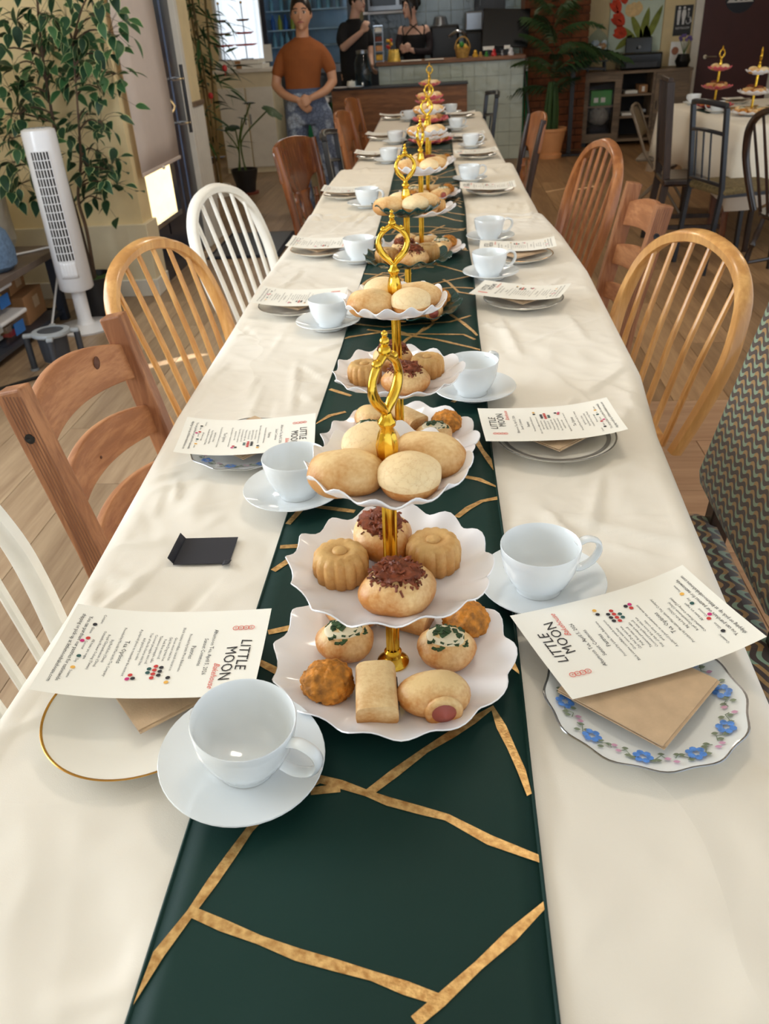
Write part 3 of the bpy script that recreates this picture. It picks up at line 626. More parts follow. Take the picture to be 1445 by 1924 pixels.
# brooms
for k, (px0, py0, px1, py1, m_, lab) in enumerate(((976, 62, 996, 228, 'steel', 'grey broom pole leaning beside the tiled bar end'), (985, 105, 982, 230, 'green_bin', 'green and white mop pole leaning by the bar end'), (990, 112, 988, 235, 'green_bin', 'second green mop pole closer to the palm'))):
    a = aty(px0, py0, 10.22); b_ = aty(px1, py1, 10.05); d_ = (b_-a); b2 = a+d_*((a.z-.03)/(a.z-b_.z)); o = thing('broom', lab, 'broom', (b2.x, b2.y, 0)); base = Vector((b2.x, b2.y, 0))
    MB().tube([a-base, b2-base], .011, 8).build('pole', m_, o); MB().box((0, 0, .03), (.14, .06, .06), taper=.5).build('head', 'dark_grey' if k == 0 else 'cloth_grey', o, smooth=False)
    if k: q = a-base; MB().tube([q, q+(b2-a)*.12], .0135, 8).build('grip', 'white_plastic', o)
    else: q = a-base; MB().tube([q+Vector((0, 0, .06)), q-Vector((0, 0, .05))], .014, 8).build('grip', 'red_plastic', o)
# ------------------------------------------------------------------ long table, cloths, runner
T = .75
SR = [(.11, .775), (.05, 1.36), (.12, 2.16), (.14, 2.58), (.11, 3.70), (.15, 4.83), (.08, 5.65), (.06, 6.72)]
SL = [(-.19, .495), (-.222, 1.0), (-.270, 1.785), (-.255, 2.385), (-.30, 3.23), (-.285, 4.40), (-.29, 5.16), (-.25, 6.45)]
PR = [(.188, .585), (.172, 1.165), (.185, 1.915), (.21, 2.34), (.18, 3.40), (.17, 4.42), (.14, 5.16), (.13, 6.5)]
PLt = [(-.310, .565), (-.325, 1.155), (-.365, 1.925), (-.38, 2.50), (-.40, 3.45), (-.37, 4.56), (-.38, 5.40), (-.38, 6.62)]
def calm(x_, y):
    d = min(max(0, min(abs(x_+.0775)-.150, 9))*2.5, *[hypot(x_-a, y-b)-.085 for a, b in SR+SL+PR+PLt], hypot(x_+.322, y-.865)-.05)
    return max(0., min(1., d/.06))
XL = [(-.5, -.455), (.57, -.463), (.74, -.460), (1.07, -.476), (1.33, -.491), (1.8, -.50), (2.2, -.512), (2.79, -.505), (3.74, -.520), (4.2, -.515)]
XR = [(-.5, .305), (.62, .311), (.96, .325), (1.23, .338), (1.5, .366), (2.25, .380), (2.72, .366), (3.1, .340), (3.53, .326), (4.2, .327)]
XLf = [(4.1, -.46), (5., -.455), (6.95, -.485)]; XRf = [(4.1, .30), (4.6, .292), (6.95, .285)]
XLb = [(3.0, -.500), (3.74, -.522), (4.22, -.515)]; XRb = [(2.6, .350), (3.0, .330), (3.2, .330), (3.53, .326), (4.22, .327)]
_cr = random.Random(33); CREASE = []
for k in range(430):
    cx_, cy_ = _cr.uniform(-.5, .36), _cr.uniform(.2, 4.2)
    if cy_ < .75 and _cr.random() < .6: continue
    a = _cr.choice((_cr.gauss(pi/2, .35), _cr.gauss(0, .4), _cr.uniform(0, pi))); CREASE.append((cx_, cy_, cos(a), sin(a), _cr.uniform(.04, .20), _cr.uniform(.0022, .0060)*(1 if _cr.random() < .8 else -.7), _cr.uniform(.006, .009), _cr.uniform(.014, .04)))
_CB = {}
for c in CREASE:
    for j in range(int((c[1]-c[4]-.07)*10)-1, int((c[1]+c[4]+.07)*10)+2): _CB.setdefault(j, []).append(c)
def creases(x_, y):
    z = 0.
    for (cx_, cy_, tx, ty, L, h, w0, w1) in _CB.get(int(y*10), ()):
        dx, dy = x_-cx_, y-cy_; s_ = dx*tx+dy*ty
        if abs(s_) > L: continue
        d = -dx*ty+dy*tx; w = w0 if d < 0 else w1
        if abs(d) > w: continue
        z += h*(1-abs(d)/w)*min(1., 2.2*(1-abs(s_)/L))
    return z
def cloth(name, label, y0, y1, xl, xr, z, drop, mat, ends=(False, False), ny=90, seed=0., skew=0.0, amp=1.0):
    r = .022; prof = []      # (side coordinate, drop) across the table
    def row(y, fall):
        a, b = interp(xl, y), interp(xr, y); out = []
        def fold(sd):
            return noise.noise(Vector((y*3.2, sd*7+seed, 0)))*.8+.5*noise.noise(Vector((y*8.5, sd*7+seed, 5)))
        w1 = fold(-1); w2 = fold(1)
        nd = 7
        for i in range(nd):
            q = 1-i/(nd-1); d_ = drop*(1+.12*w1)*q
            out.append((a-.012-d_*(.10+.16*w1), y, z-r-d_))
        for k in range(1, 4):
            an = k/4*pi/2; out.append((a-.012+r*(1-cos(an))+.012*k/4, y, z-r+r*sin(an)))
        nt = 130
        for k in range(nt+1):
            x_ = a+r+(b-a-2*r)*k/nt
            e = min(x_-a, b-x_); cq = calm(x_, y); wob = cq*(.0030*amp+creases(x_, y))-.0005-amp*(.25+.75*cq)*(.010*abs(noise.noise(Vector((x_*4.5+y*1.6, y*3.2-x_*1.8, seed+4))))+.008*abs(noise.noise(Vector((x_*8-y*2, y*7+x_*3, seed+9))))+.003*abs(noise.noise(Vector((x_*19+y*5, y*14, seed+2)))))
            out.append((x_, y, z+wob))
        for k in range(3, 0, -1):
            an = k/4*pi/2; out.append((b+.012-r*(1-cos(an))-.012*k/4, y, z-r+r*sin(an)))
        for i in range(nd):
            q = i/(nd-1); d_ = drop*(1+.12*w2)*q
            out.append((b+.012+d_*(.10+.34*w2), y, z-r-d_))
        return out
    rows = []
    def endrows(ye, sgn):
        R2 = []
        for i in range(6): q = 1-i/5; R2.append([(p[0], ye+sgn*(.01+drop*.12*q+.02*q*noise.noise(Vector((p[0]*6, ye, seed)))), min(p[2], z-r-drop*q*.9) if True else 0) for p in row(ye, 0)])
        R2.append([(p[0], ye+sgn*.004, min(p[2], z-.006)) for p in row(ye, 0)])
        if skew and sgn > 0: R2 = [[(p[0], p[1]+skew*(p[0]+.08), p[2]) for p in rw] for rw in R2]
        return R2
    if ends[0]: rows += endrows(y0, -1)
    for j in range(ny+1):
        y = y0+(y1-y0)*j/ny; rr = row(y, 0)
        if skew: rr = [(p[0], p[1]+skew*(p[0]+.08)*(j/ny)**8, p[2]) for p in rr]
        rows.append(rr)
    if ends[1]: rows += endrows(y1, 1)[::-1]
    n = len(rows[0]); m_ = MB(); vs = [p for r_ in rows for p in r_]
    fs = [(i*n+j, i*n+j+1, (i+1)*n+j+1, (i+1)*n+j) for i in range(len(rows)-1) for j in range(n-1)]
    m_.add(vs, fs); return tag(m_.build(name, mat, smooth=True, angle=180, thick=.0012), label, 'tablecloth')
cloth('tablecloth', 'creased cream cloth covering the near long table', -.35, 3.06, XL, XR, T, .30, 'cloth', (False, True), ny=560, seed=1., skew=-.18)
cloth('tablecloth', 'cream cloth on the middle stretch of the long table', 2.9, 4.22, XLb, XRb, T-.0022, .30, 'cloth_far', (False, True), ny=50, seed=5., amp=.4)
cloth('tablecloth', 'cream cloth over the far end of the long table', 4.12, 6.95, XLf, XRf, T-.0044, .32, 'cloth_far', (False, True), ny=80, seed=9., amp=.4)
plain('table_top', rgb(200, 196, 188), .6); 
for k, (y0, y1, xc, w_) in enumerate(((-.3, 1.48, -.075, .74), (1.5, 2.98, -.065, .80), (3.0, 4.18, -.095, .80), (4.2, 6.9, -.09, .70))):
    tb = thing('folding_table', ('folding table under the near cloth, closest to the camera', 'folding table under the near cloth by the oak hoop chairs', 'folding table under the middle cloth', 'folding table under the far cloth')[k], 'table', (xc, (y0+y1)/2, 0)); L = y1-y0
    MB().box((0, 0, T-.035), (w_, L-.01, .035)).build('tabletop', 'table_top', tb, smooth=False, bevel=.008)
    for sx in (-1, 1):
        for sy in (-1, 1): MB().tube([(sx*w_*.36, sy*L*.4, 0), (sx*w_*.36, sy*L*.38, T-.052)], .014, 8).build('leg', 'steel', tb)
# runner
t = NT('runner'); v = t.coord('World'); n1 = t.noise(v, 2.5, 3); n2 = t.noise(v, 700., 1)
t.base(t.ramp(n1, ((.3, rgb(4, 40, 35)), (.7, rgb(9, 50, 44))))); t.set(rough=.6, spec=.25); t.bump(t.math('ADD', t.math('MULTIPLY', t.noise(v, 9., 3, .5, .5), 1.), t.math('MULTIPLY', n2, .03)), .6, .004); M['runner'] = t.m
t = NT('gold_foil'); v = t.coord('World'); t.base(t.ramp(t.noise(v, 160., 3), ((.3, rgb(170, 126, 70)), (.7, rgb(222, 184, 122))))); t.set(rough=.4, metal=.65); t.bump(t.noise(v, 400., 2), .5, .001); M['gold_foil'] = t.m
RX0, RX1 = -.2265, .0715
def rz_(x_, y): return T+.0022+.0016*(.5+.5*noise.noise(Vector((x_*16, y*2.2, 3))))
def redge(y, sgn):
    if y > 4.2: c0, c1 = -.235, .045
    else: q = max(0, min(1, (y-3.4)/.8)); c0, c1 = RX0-.01*q, RX1-.027*q
    return (c1 if sgn > 0 else c0)+.004*noise.noise(Vector((y*2.1, sgn*5, 1)))
ru = thing('table_runner', 'dark green table runner with gold crackle lines down the long table', 'table runner', (0, 0, 0))
MB().grid(lambda u, v_: (lambda y: (lambda x_: (x_, y, rz_(x_, y)))(redge(y, -1)+(redge(y, 1)-redge(y, -1))*v_))(.12+u*6.9), 200, 14).build('fabric', 'runner', ru, thick=.0008, angle=180)
for sg_ in (-1, 1):
    MB().tube([(redge(y, sg_), y, rz_(redge(y, sg_), y)+.0003) for y in [.12+i*.03 for i in range(231)]], .0016, 5).build('hem', 'runner', ru)
NP = [[(238, 1890), (300, 1800), (360, 1722), (400, 1665), (470, 1565), (520, 1510), (600, 1472)], [(362, 1720), (420, 1745), (560, 1800), (700, 1840), (828, 1886)], [(1028, 1708), (960, 1765), (900, 1820), (826, 1888), (780, 1926)], [(590, 1467), (640, 1480), (690, 1497), (730, 1512), (790, 1528), (840, 1542), (920, 1585), (1017, 1620)], [(585, 1493), (640, 1487)], [(695, 1495), (740, 1460), (800, 1415), (850, 1385), (925, 1336), (960, 1410), (1000, 1500)], [(527, 1033), (580, 1030), (640, 1045)], [(514, 1078), (548, 1055), (600, 1020)], [(505, 1194), (560, 1182)], [(488, 1250), (520, 1266), (600, 1300)], [(858, 977), (880, 960), (905, 947), (940, 941)], [(855, 897), (900, 906), (936, 919)], [(541, 990), (568, 960), (588, 956), (667, 966)], [(900, 1240), (964, 1256), (982, 1270)], [(886, 818), (905, 850), (932, 888)], [(635, 640), (743, 624), (778, 636), (800, 618)], [(722, 628), (819, 641), (906, 661)], [(843, 592), (870, 610), (899, 634)], [(660, 556), (690, 530), (719, 516), (774, 517)], [(590, 800), (620, 785), (650, 778)], [(560, 905), (600, 880)], [(850, 760), (880, 740), (912, 735)], [(620, 735), (660, 748)]]
gl = MB()
def ribbon(pts, w):
    n = len(pts); vs = []
    for i, p in enumerate(pts):
        a = pts[max(i-1, 0)]; b = pts[min(i+1, n-1)]; d_ = Vector((b[0]-a[0], b[1]-a[1])); d_ = d_.normalized() if d_.length > 1e-6 else Vector((1, 0)); nx, ny = -d_.y, d_.x; ww = w*(1+.18*sin(i*2.3))
        for s_ in (-1, 1):
            x_ = max(redge(p[1], -1)+.001, min(redge(p[1], 1)-.001, p[0]+s_*nx*ww/2)); y = p[1]+s_*ny*ww/2; vs.append((x_, y, rz_(x_, y)+.0016))
    gl.add(vs, [(2*i, 2*i+2, 2*i+3, 2*i+1) for i in range(n-1)])
def finer(pts, st=.025):
    out = []
    for a, b in zip(pts, pts[1:]):
        k = max(1, int(hypot(b[0]-a[0], b[1]-a[1])/st)); out += [(a[0]+(b[0]-a[0])*i/k, a[1]+(b[1]-a[1])*i/k) for i in range(k)]
    return out+[pts[-1]]
for pl in NP: ribbon(finer([tuple(atz(px, py, T)[:2]) for px, py in pl]), .0085)
rr = random.Random(21); y = 1.75
while y < 6.95:
    x_ = rr.choice((RX0, RX1, rr.uniform(RX0, RX1))); a = rr.uniform(-1.0, 1.0)+(0 if x_ < -.1 else pi); pts = [(x_, y)]
    for k in range(rr.randint(3, 6)):
        L = rr.uniform(.04, .10); a += rr.uniform(-.7, .7); q = (pts[-1][0]+L*cos(a), pts[-1][1]+L*sin(a)*.9); pts.append((max(RX0, min(RX1-.01, q[0])), min(6.98, q[1])))
        if q[0] < RX0 or q[0] > RX1: break
    ribbon(finer(pts), .0075); y += rr.uniform(.035, .075)
stuff(gl.build('gold_foil_print', 'gold_foil', ru, smooth=False))
# ------------------------------------------------------------------ crockery
t = plain('porcelain', rgb(236, 240, 242), .08, var=.01, coat=.4); t = plain('porcelain_warm', rgb(240, 236, 226), .1, var=.01, coat=.4)
plain('gold_rim', rgb(200, 150, 70), .25, .9, var=.1); plain('silver_rim', rgb(150, 150, 150), .2, .9, var=.1)
plain('kraft', rgb(200, 172, 140), .9, var=.08, vs=60, bump=.3, bs=400, bd=.001)
plain('blue_flower', rgb(86, 140, 220), .35, var=.3, vs=200); plain('sprig', rgb(120, 132, 110), .4, var=.2, vs=100); plain('pink_bud', rgb(200, 150, 180), .4); plain('navy_band', rgb(70, 84, 120), .3); plain('grey_band', rgb(120, 116, 112), .3)
CUP = MB().lathe([(0, .006), (.024, .006), (.025, 0), (.0275, 0), (.028, .006), (.036, .016), (.0425, .032), (.0455, .048), (.0465, .060), (.0458, .0612), (.0447, .060), (.0435, .048), (.040, .032), (.033, .017), (.02, .010), (0, .009)], 44).mesh('cup')
HAN = MB().tube(spline([(.0440, 0, .052), (.057, 0, .057), (.070, 0, .052), (.0740, 0, .040), (.067, 0, .026), (.052, 0, .018), (.0385, 0, .020)], 6), [(.0062, .0034)]*37, 10, up=(0, 1, 0)).mesh('handle')
SAU = MB().lathe([(0, .004), (.026, .004), (.040, .0055), (.058, .011), (.0735, .0185), (.0748, .0192), (.0742, .0204), (.057, .0135), (.040, .0082), (.033, .0070), (.030, .0062), (0, .0062)], 48).lathe([(.030, 0), (.036, 0), (.040, .0056), (.026, .0042), (.028, 0)], 48).mesh('saucer')
def plate_z(r): return interp([(0, .006), (.052, .0062), (.060, .0085), (.090, .0155), (.095, .0172)], r)
def plate_mb(sc=0, n=72, R=.0945):
    fr_ = (lambda a, r, z: 1+(sc*cos(12*a)*max(0, (r-.06)/.035) if r > .06 else 0)) if sc else None
    return MB().lathe([(0, .003), (.05, .003), (.058, .005), (.088, .0125), (R, .0168), (R+.0006, .0176), (R, .0182), (.088, .0152), (.060, .0085), (.052, .0062), (0, .006)], n, fr=fr_).lathe([(.046, 0), (.050, 0), (.054, .005), (.044, .004), (.046, 0)], n)
PLATE = {0: plate_mb().mesh('plate'), 1: plate_mb(.018, 96).mesh('plate')}
RIMM = MB().lathe([(.0925, plate_z(.0925)+.0012), (.0945, .0184), (.0952, .0178)], 96, fr=lambda a, r, z: 1+.006*cos(24*a)*0).mesh('rim_line')
RIMS = MB().lathe([(.0932, .0180), (.0948, .0186), (.0954, .0178)], 96, fr=lambda a, r, z: 1+.018*cos(12*a)*max(0, (r-.06)/.035)).mesh('rim_line')
BAND = MB().lathe([(.079, plate_z(.079)+.0014), (.084, plate_z(.084)+.0012), (.0855, plate_z(.0855)+.0012)], 96).mesh('band')
def flowers():
    A, B, Cc = MB(), MB(), MB(); rr = random.Random(4)
    def zz(x_, y): return plate_z(hypot(x_, y))+.0022
    for k in range(10):
        a = 2*pi*k/10+.1; cr = .077; cx_, cy_ = cr*cos(a), cr*sin(a)
        for p in range(6):
            b = p*pi/3+k; x_, y = cx_+.0060*cos(b), cy_+.0060*sin(b); pts = [(x_+.0034*cos(q*pi/4), y+.0034*sin(q*pi/4)) for q in range(8)]; A.add([(u, w, zz(u, w)+.0003*(p % 3)) for u, w in pts], [tuple(range(8))])
        for sg_ in (-1, 1):
            for q in range(4):
                b = a+sg_*(.11+.055*q); r2 = cr+.006*sin(q*1.9+k); x_, y = r2*cos(b), r2*sin(b); pts = [(x_+.0034*cos(w*pi/3)*(.6 if w % 3 else 1), y+.0022*sin(w*pi/3)) for w in range(6)]
                (Cc if q == 3 else B).add([(u, w, zz(u, w)) for u, w in pts], [tuple(range(6))])
            B.tube([((cr+.003*sin(i*1.6))*cos(a+sg_*(.06+.05*i)), (cr+.003*sin(i*1.6))*sin(a+sg_*(.06+.05*i)), plate_z(cr)+.002) for i in range(5)], .0005, 4)
    return A.mesh('blossom_print', False), B.mesh('sprig_print', False), Cc.mesh('bud_print', False)
FLW = flowers()
for me, m_ in ((CUP, 'porcelain'), (HAN, 'porcelain'), (SAU, 'porcelain'), (PLATE[0], 'porcelain_warm'), (PLATE[1], 'porcelain'), (RIMM, 'gold_rim'), (RIMS, 'silver_rim'), (BAND, 'grey_band'), (FLW[0], 'blue_flower'), (FLW[1], 'sprig'), (FLW[2], 'pink_bud')): me.materials.append(M[m_])
NAP = MB().box((0, 0, .0012), (.112, .112, .0012)).box((.0015, -.001, .0026), (.110, .111, .0012)).box((.0, .001, .0040), (.112, .110, .0012)).mesh('napkin', False); NAP.materials.append(M['kraft'])
# ---- printed card
CW, CL = .14, .216
def bend(x_, y, z=0): q = y/(CL/2); return (x_, y, z+.0125*max(0, -q)**2.2+.004*max(0, q)**2-.0015*sin(pi*(x_/CW+.5)))
CARD = MB().grid(lambda u, v_: bend((u-.5)*CW, (v_-.5)*CL), 8, 24).mesh('sheet'); CARD.materials.append(M['paper'])
LBK, LSC = MB(), MB(); DOT = {k: MB() for k in ('black', 'red', 'teal', 'pink', 'amber')}
def line(txt, size, y, dst=LBK, x_=0, align='CENTER', shear=0, sp=1.0, res=1):
    vs, fs = text_mb(txt, size, x_, y, align, res, shear, sp); dst.add([bend(a, b, .0006) for a, b, _ in vs], fs)
line('LITTLE', .0165, .0830, x_=.006, sp=1.02, res=2, shear=.12); line('MOON', .0165, .0690, x_=.020, sp=1.05, res=2, shear=-.08); line('Bakehouse', .0090, .0605, LSC, .038, shear=.4, res=2)
for k in range(4):
    LSC.tube([bend(-.038+.0032*cos(a), .090-.0056*k+.0032*sin(a), .0007) for a in [i*pi/8 for i in range(16)]], .00035, 4, closed=True); LSC.add([bend(-.038+.0009*cos(a*pi/2), .090-.0056*k+.0009*sin(a*pi/2), .0007) for a in range(4)], [(0, 1, 2, 3)])
line('Afternoon Tea, April 5, 2026', .0062, .0505); line('Sunset Commons', .0062, .0425); line('Pastries', .0068, .031); line('Provided by Little Moon Bakehouse', .0042, .0245)
for k, s_ in enumerate(('Black sesame cornflake crunch macaroon', 'Green onion mini bun', '(2x) Hot Dog mini bun', 'Pork floss mini roll', 'Taiwanese pineapple cake', 'Coconut pineapple mini roll', 'Year of the fire horse mini bun', 'and goji berry cookie')): line(s_, .0042, .0155-.0056*k, x_=-.006)
line('A polaroid photo to remember the moment', .0042, -.0305); line('Tea Options', .0072, -.0415); line('Provided by Moonlit Mercantile Tea Company', .0042, -.0485)
for k, s_ in enumerate(('Big Red Robe (China)', 'Royal Chrysanthemum (China)', 'Osmanthus Flower Oolong (Taiwan)')): line(s_, .0042, -.0565-.0056*k)
line('All items are vegan', .0042, -.0755); line('Contains:', .0042, -.0755, x_=-.058, align='LEFT')
line('You can purchase our pastries for nationwide', .0060, -.0900, sp=.95); line('shipping or pick up at littlemoonbakehouse.com', .0060, -.0975, sp=.95)
for k, (nm, c_, x_) in enumerate((('Gluten', 'black', -.036), ('Coconut', 'red', -.013), ('Soy', 'teal', .016), ('Sesame', 'amber', .034), ('Walnut', 'pink', -.008))):
    y = -.082 if k < 4 else -.0865
    if k < 4: line(nm, .0040, y, x_=x_, align='LEFT')
    DOT[c_].add([bend(x_-.004+.0024*cos(a*pi/6), y+.0016+.0024*sin(a*pi/6), .0008) for a in range(12)], [tuple(range(12))])
for (c_, x_, y) in (('black', .040, .0165), ('amber', .047, .0165), ('black', .024, .0060), ('black', .030, .0060), ('black', .036, .0060), ('red', .022, 0), ('red', .028, 0), ('red', .034, 0), ('red', .040, 0), ('teal', .026, -.006), ('teal', .032, -.006), ('black', .041, -.0185), ('red', .036, -.0225), ('pink', .042, -.0240)):
    DOT[c_].add([bend(x_+.0024*cos(a*pi/6), y+.0010+.0024*sin(a*pi/6), .0009) for a in range(12)], [tuple(range(12))])
plain('ink', rgb(46, 42, 44), .7, var=.05); plain('ink_red', rgb(226, 110, 96), .7, var=.05)
for k, c_ in dict(black=(40, 38, 44), red=(204, 58, 54), teal=(44, 88, 86), pink=(206, 40, 124), amber=(240, 184, 84)).items(): plain('dot_'+k, rgb(*c_), .7, var=.03)
LM = [('lettering', LBK.mesh('lettering', False), 'ink'), ('script_lettering', LSC.mesh('script_lettering', False), 'ink_red')]+[(k+'_dots', d_.mesh('dots', False), 'dot_'+k) for k, d_ in DOT.items()]
for _, me, m_ in LM: me.materials.append(M[m_])
CARDS = {'L1': (-.036, -.033, -1.514, -.302, .621, .789), 'L2': (-.007, -.031, -1.447, -.321, 1.153, .781), 'R1': (-.021, .028, 1.931, .192, .668, .776), 'R2': (-.006, .05, 1.627, .163, 1.187, .778), 'R3': (.021, .037, 1.244, .178, 1.927, .778), 'R4': (.008, .029, 1.509, .207, 2.388, .778), 'R5': (.047, -.011, 1.549, .168, 3.365, .783)}
# handle direction of each cup (radians)
HR = [.28, .9, .35, .25, .2, .2, .5, 2.9]; HL = [-.35, -.6, -.1, .3, -.5, .3, .6, 2.7]
NUM = ['first', 'second', 'third', 'fourth', 'fifth', 'sixth', 'seventh', 'last']
def T0(k): return T if k < 4 else (T-.002 if k == 4 else T-.004)
cup0 = sau0 = None
for side, sau, pla, hd in (('R', SR, PR, HR), ('L', SL, PLt, HL)):
    sn = 'right' if side == 'R' else 'left'
    for k in range(8):
        where = '%s place from the camera, %s side' % (NUM[k], 'window' if side == 'L' else 'restroom')
        x_, y = sau[k]; z0 = T0(k)
        if -.235 < x_+.0 < .09 or k < 0: z0 = max(z0, T+.004) if (x_ < .0715+.06 and x_ > RX0-.06) else z0
        z0 += .001
        s_ = thing('saucer', 'white saucer under the cup at the '+where, 'saucer', (x_, y, z0), 0, 'saucers on the long table'); link('dish', SAU, None, s_)
        c_ = thing('teacup', 'empty white teacup at the '+where, 'cup', (x_+(.004 if side == 'L' else -.004), y, z0+.0066), hd[k], 'teacups on the long table'); link('bowl', CUP, None, c_); link('handle', HAN, None, c_)
        if side == 'L' and k == 0:      # this saucer leans on the plate rim beside it
            tl = Vector((0, 0, 1)).rotation_difference(Vector((.86*sin(.12), -.5*sin(.12), cos(.12)))).to_matrix(); s_.rotation_euler = tl.to_euler(); s_.location.z += .0065
            c_.rotation_euler = (tl @ Matrix.Rotation(hd[k], 3, 'Z')).to_euler(); c_.location = s_.location+tl @ Vector((.003, 0, .0066))
        x_, y = pla[k]; z0 = T0(k)+.0012
        p_ = thing('plate', '', 'plate', (x_, y, z0), k*.7, 'plates on the long table')
        kind = {('R', 0): 'f', ('L', 0): 'g', ('R', 1): 'b', ('L', 1): 'f'}.get((side, k), 'gbsg'[k % 4])
        link('dish', PLATE[1 if kind == 'f' else 0], None, p_)
        if kind == 'f':
            for me, nm in zip(FLW, ('blossom_print', 'sprig_print', 'bud_print')): stuff(link(nm, me, None, p_))
            link('rim_line', RIMS, None, p_)
        else:
            rl = link('rim_line', RIMM, None, p_)
            if kind in 'bs': rl.material_slots[0].link = 'OBJECT'; rl.material_slots[0].material = M['silver_rim']
            if kind == 'b': link('band', BAND, None, p_)
        p_['label'] = {'f': 'scalloped plate with blue flower rim', 'g': 'gold-rimmed plate', 'b': 'grey-banded plate', 's': 'silver-rimmed plate'}[kind]+' at the '+where
        nr = {('R', 0): .87, ('L', 0): .72}.get((side, k), pi/4+R_.uniform(-.2, .2)); nx, ny = {('R', 0): (-.004, .008), ('L', 0): (.019, .040)}.get((side, k), (0, .016))
        na = link('paper_napkin', NAP, None); na.location = (x_+nx, y+ny, z0+.0175); na.rotation_euler = (0, 0, nr); tag(na, 'folded brown paper napkin at the '+where, 'napkin', 'napkins under the cards')
        key = side+str(k+1)
        if key in CARDS: e = CARDS[key]; loc, ro = e[3:], e[:3]
        else: loc, ro = (x_+(-.01 if side == 'R' else .01), y+.006, T0(k)+.030), (0, 0, (pi/2 if side == 'R' else -pi/2)+R_.uniform(-.08, .08))
        loc = (loc[0], loc[1], max(loc[2], T0(k)+.0275))
        cd = thing('menu_card', 'printed cream tea menu on the napkin at the '+where, 'menu card', loc, 0, 'menus on the long table'); cd.rotation_euler = ro
        link('sheet', CARD, None, cd)
        for nm, me, m_ in LM: stuff(link(nm, me, None, cd))
# small black folded paper on the cloth
bp_ = thing('black_note', 'small black paper with folded edges lying on the cloth', 'paper', (-.322, .865, T+.001)); plain('black_paper', rgb(38, 38, 46), .75, var=.06)
MB().box((0, 0, .001), (.074, .062, .0008), Matrix.Rotation(.03, 4, 'Z')).build('sheet', 'black_paper', bp_, smooth=False)
MB().grid(lambda u, v_: (-.036-.006*v_, (u-.5)*.06, .0014+.009*v_), 3, 3).build('folded_flap', 'black_paper', bp_, thick=.0006); MB().grid(lambda u, v_: (.030+u*.010, -.024-v_*.012, .002+.003*u*v_), 3, 3).build('folded_corner', 'black_paper', bp_, thick=.0006)
# ------------------------------------------------------------------ pastries
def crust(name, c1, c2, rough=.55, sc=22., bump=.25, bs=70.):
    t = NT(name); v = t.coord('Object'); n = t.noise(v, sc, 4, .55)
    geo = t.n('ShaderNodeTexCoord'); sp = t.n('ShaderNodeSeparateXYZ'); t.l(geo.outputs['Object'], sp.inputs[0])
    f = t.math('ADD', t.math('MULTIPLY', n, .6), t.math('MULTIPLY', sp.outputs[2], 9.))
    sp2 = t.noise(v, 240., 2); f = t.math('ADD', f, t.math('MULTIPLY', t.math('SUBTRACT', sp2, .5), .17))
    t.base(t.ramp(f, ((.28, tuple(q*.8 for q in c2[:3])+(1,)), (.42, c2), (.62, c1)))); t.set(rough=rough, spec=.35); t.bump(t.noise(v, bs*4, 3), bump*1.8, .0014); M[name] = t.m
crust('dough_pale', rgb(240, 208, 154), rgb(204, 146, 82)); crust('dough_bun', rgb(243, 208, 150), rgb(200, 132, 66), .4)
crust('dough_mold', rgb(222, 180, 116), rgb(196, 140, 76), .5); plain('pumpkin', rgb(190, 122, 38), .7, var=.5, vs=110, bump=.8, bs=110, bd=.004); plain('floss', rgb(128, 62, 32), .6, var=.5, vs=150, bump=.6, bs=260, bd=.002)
plain('scallion', rgb(44, 74, 40), .5, var=.5, vs=300); plain('cheese_white', rgb(240, 228, 196), .6, var=.08); plain('sausage', rgb(158, 76, 62), .4, var=.12, vs=60); plain('sesame_fill', rgb(60, 54, 50), .8)
t_ = NT('crackle'); v = t_.coord('Object'); vo = t_.n('ShaderNodeTexVoronoi', feature='DISTANCE_TO_EDGE'); vo.inputs['Scale'].default_value = 120.; ds = t_.mix(.006, v, t_.n('ShaderNodeTexNoise', Scale=40.).outputs['Color']); t_.l(ds, vo.inputs['Vector'])
cr = t_.math('MINIMUM', t_.math('MULTIPLY', vo.outputs[0], 20.), 1.); t_.base(t_.ramp(cr, ((0., rgb(222, 176, 118)), (.40, rgb(245, 218, 170))))); t_.set(rough=.6); t_.bump(cr, .35, .0012); M['crackle'] = t_.m
def lump(m_, c, r, seed, amt=.06, fq=30., flat=.35, nu=28, nv=18, pw=1.0):
    cx_, cy_, cz_ = c
    def fn(v_):
        d_ = Vector(((v_.x-cx_)/r[0], (v_.y-cy_)/r[1], (v_.z-cz_)/r[2])); k = 1+amt*noise.noise(Vector((v_.x*fq+seed, v_.y*fq, v_.z*fq)))
        z = cz_+(v_.z-cz_)*k; lo = cz_-r[2]*(1-flat); z = lo+(z-lo)*1.0 if z > lo else lo+(z-lo)*.08
        return (cx_+(v_.x-cx_)*k, cy_+(v_.y-cy_)*k, z)
    return m_.sphere(c, r, nu, nv, fn)
def zero(m_):
    z = min(v[2] for v in m_.v); m_.v = [(v[0], v[1], v[2]-z) for v in m_.v]; return m_
PROTO = {}
def proto(kind, cat): 
    o = thing(kind, 'x', cat, (0, 0, -50)); PROTO[kind] = o; return o
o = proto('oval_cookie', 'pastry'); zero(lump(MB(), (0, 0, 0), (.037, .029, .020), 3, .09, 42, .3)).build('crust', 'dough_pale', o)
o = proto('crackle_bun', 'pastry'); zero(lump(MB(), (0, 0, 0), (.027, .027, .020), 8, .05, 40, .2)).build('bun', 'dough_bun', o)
MB().sphere((0, 0, .019), (.0288, .0285, .0185), 28, 14, lambda v_: (v_.x*(1+.05*noise.noise(v_*90)), v_.y*(1+.05*noise.noise(v_*70)), max(v_.z, .0150+.003*noise.noise(v_*60)))).build('cracked_top', 'crackle', o)
o = proto('molded_cake', 'pastry')
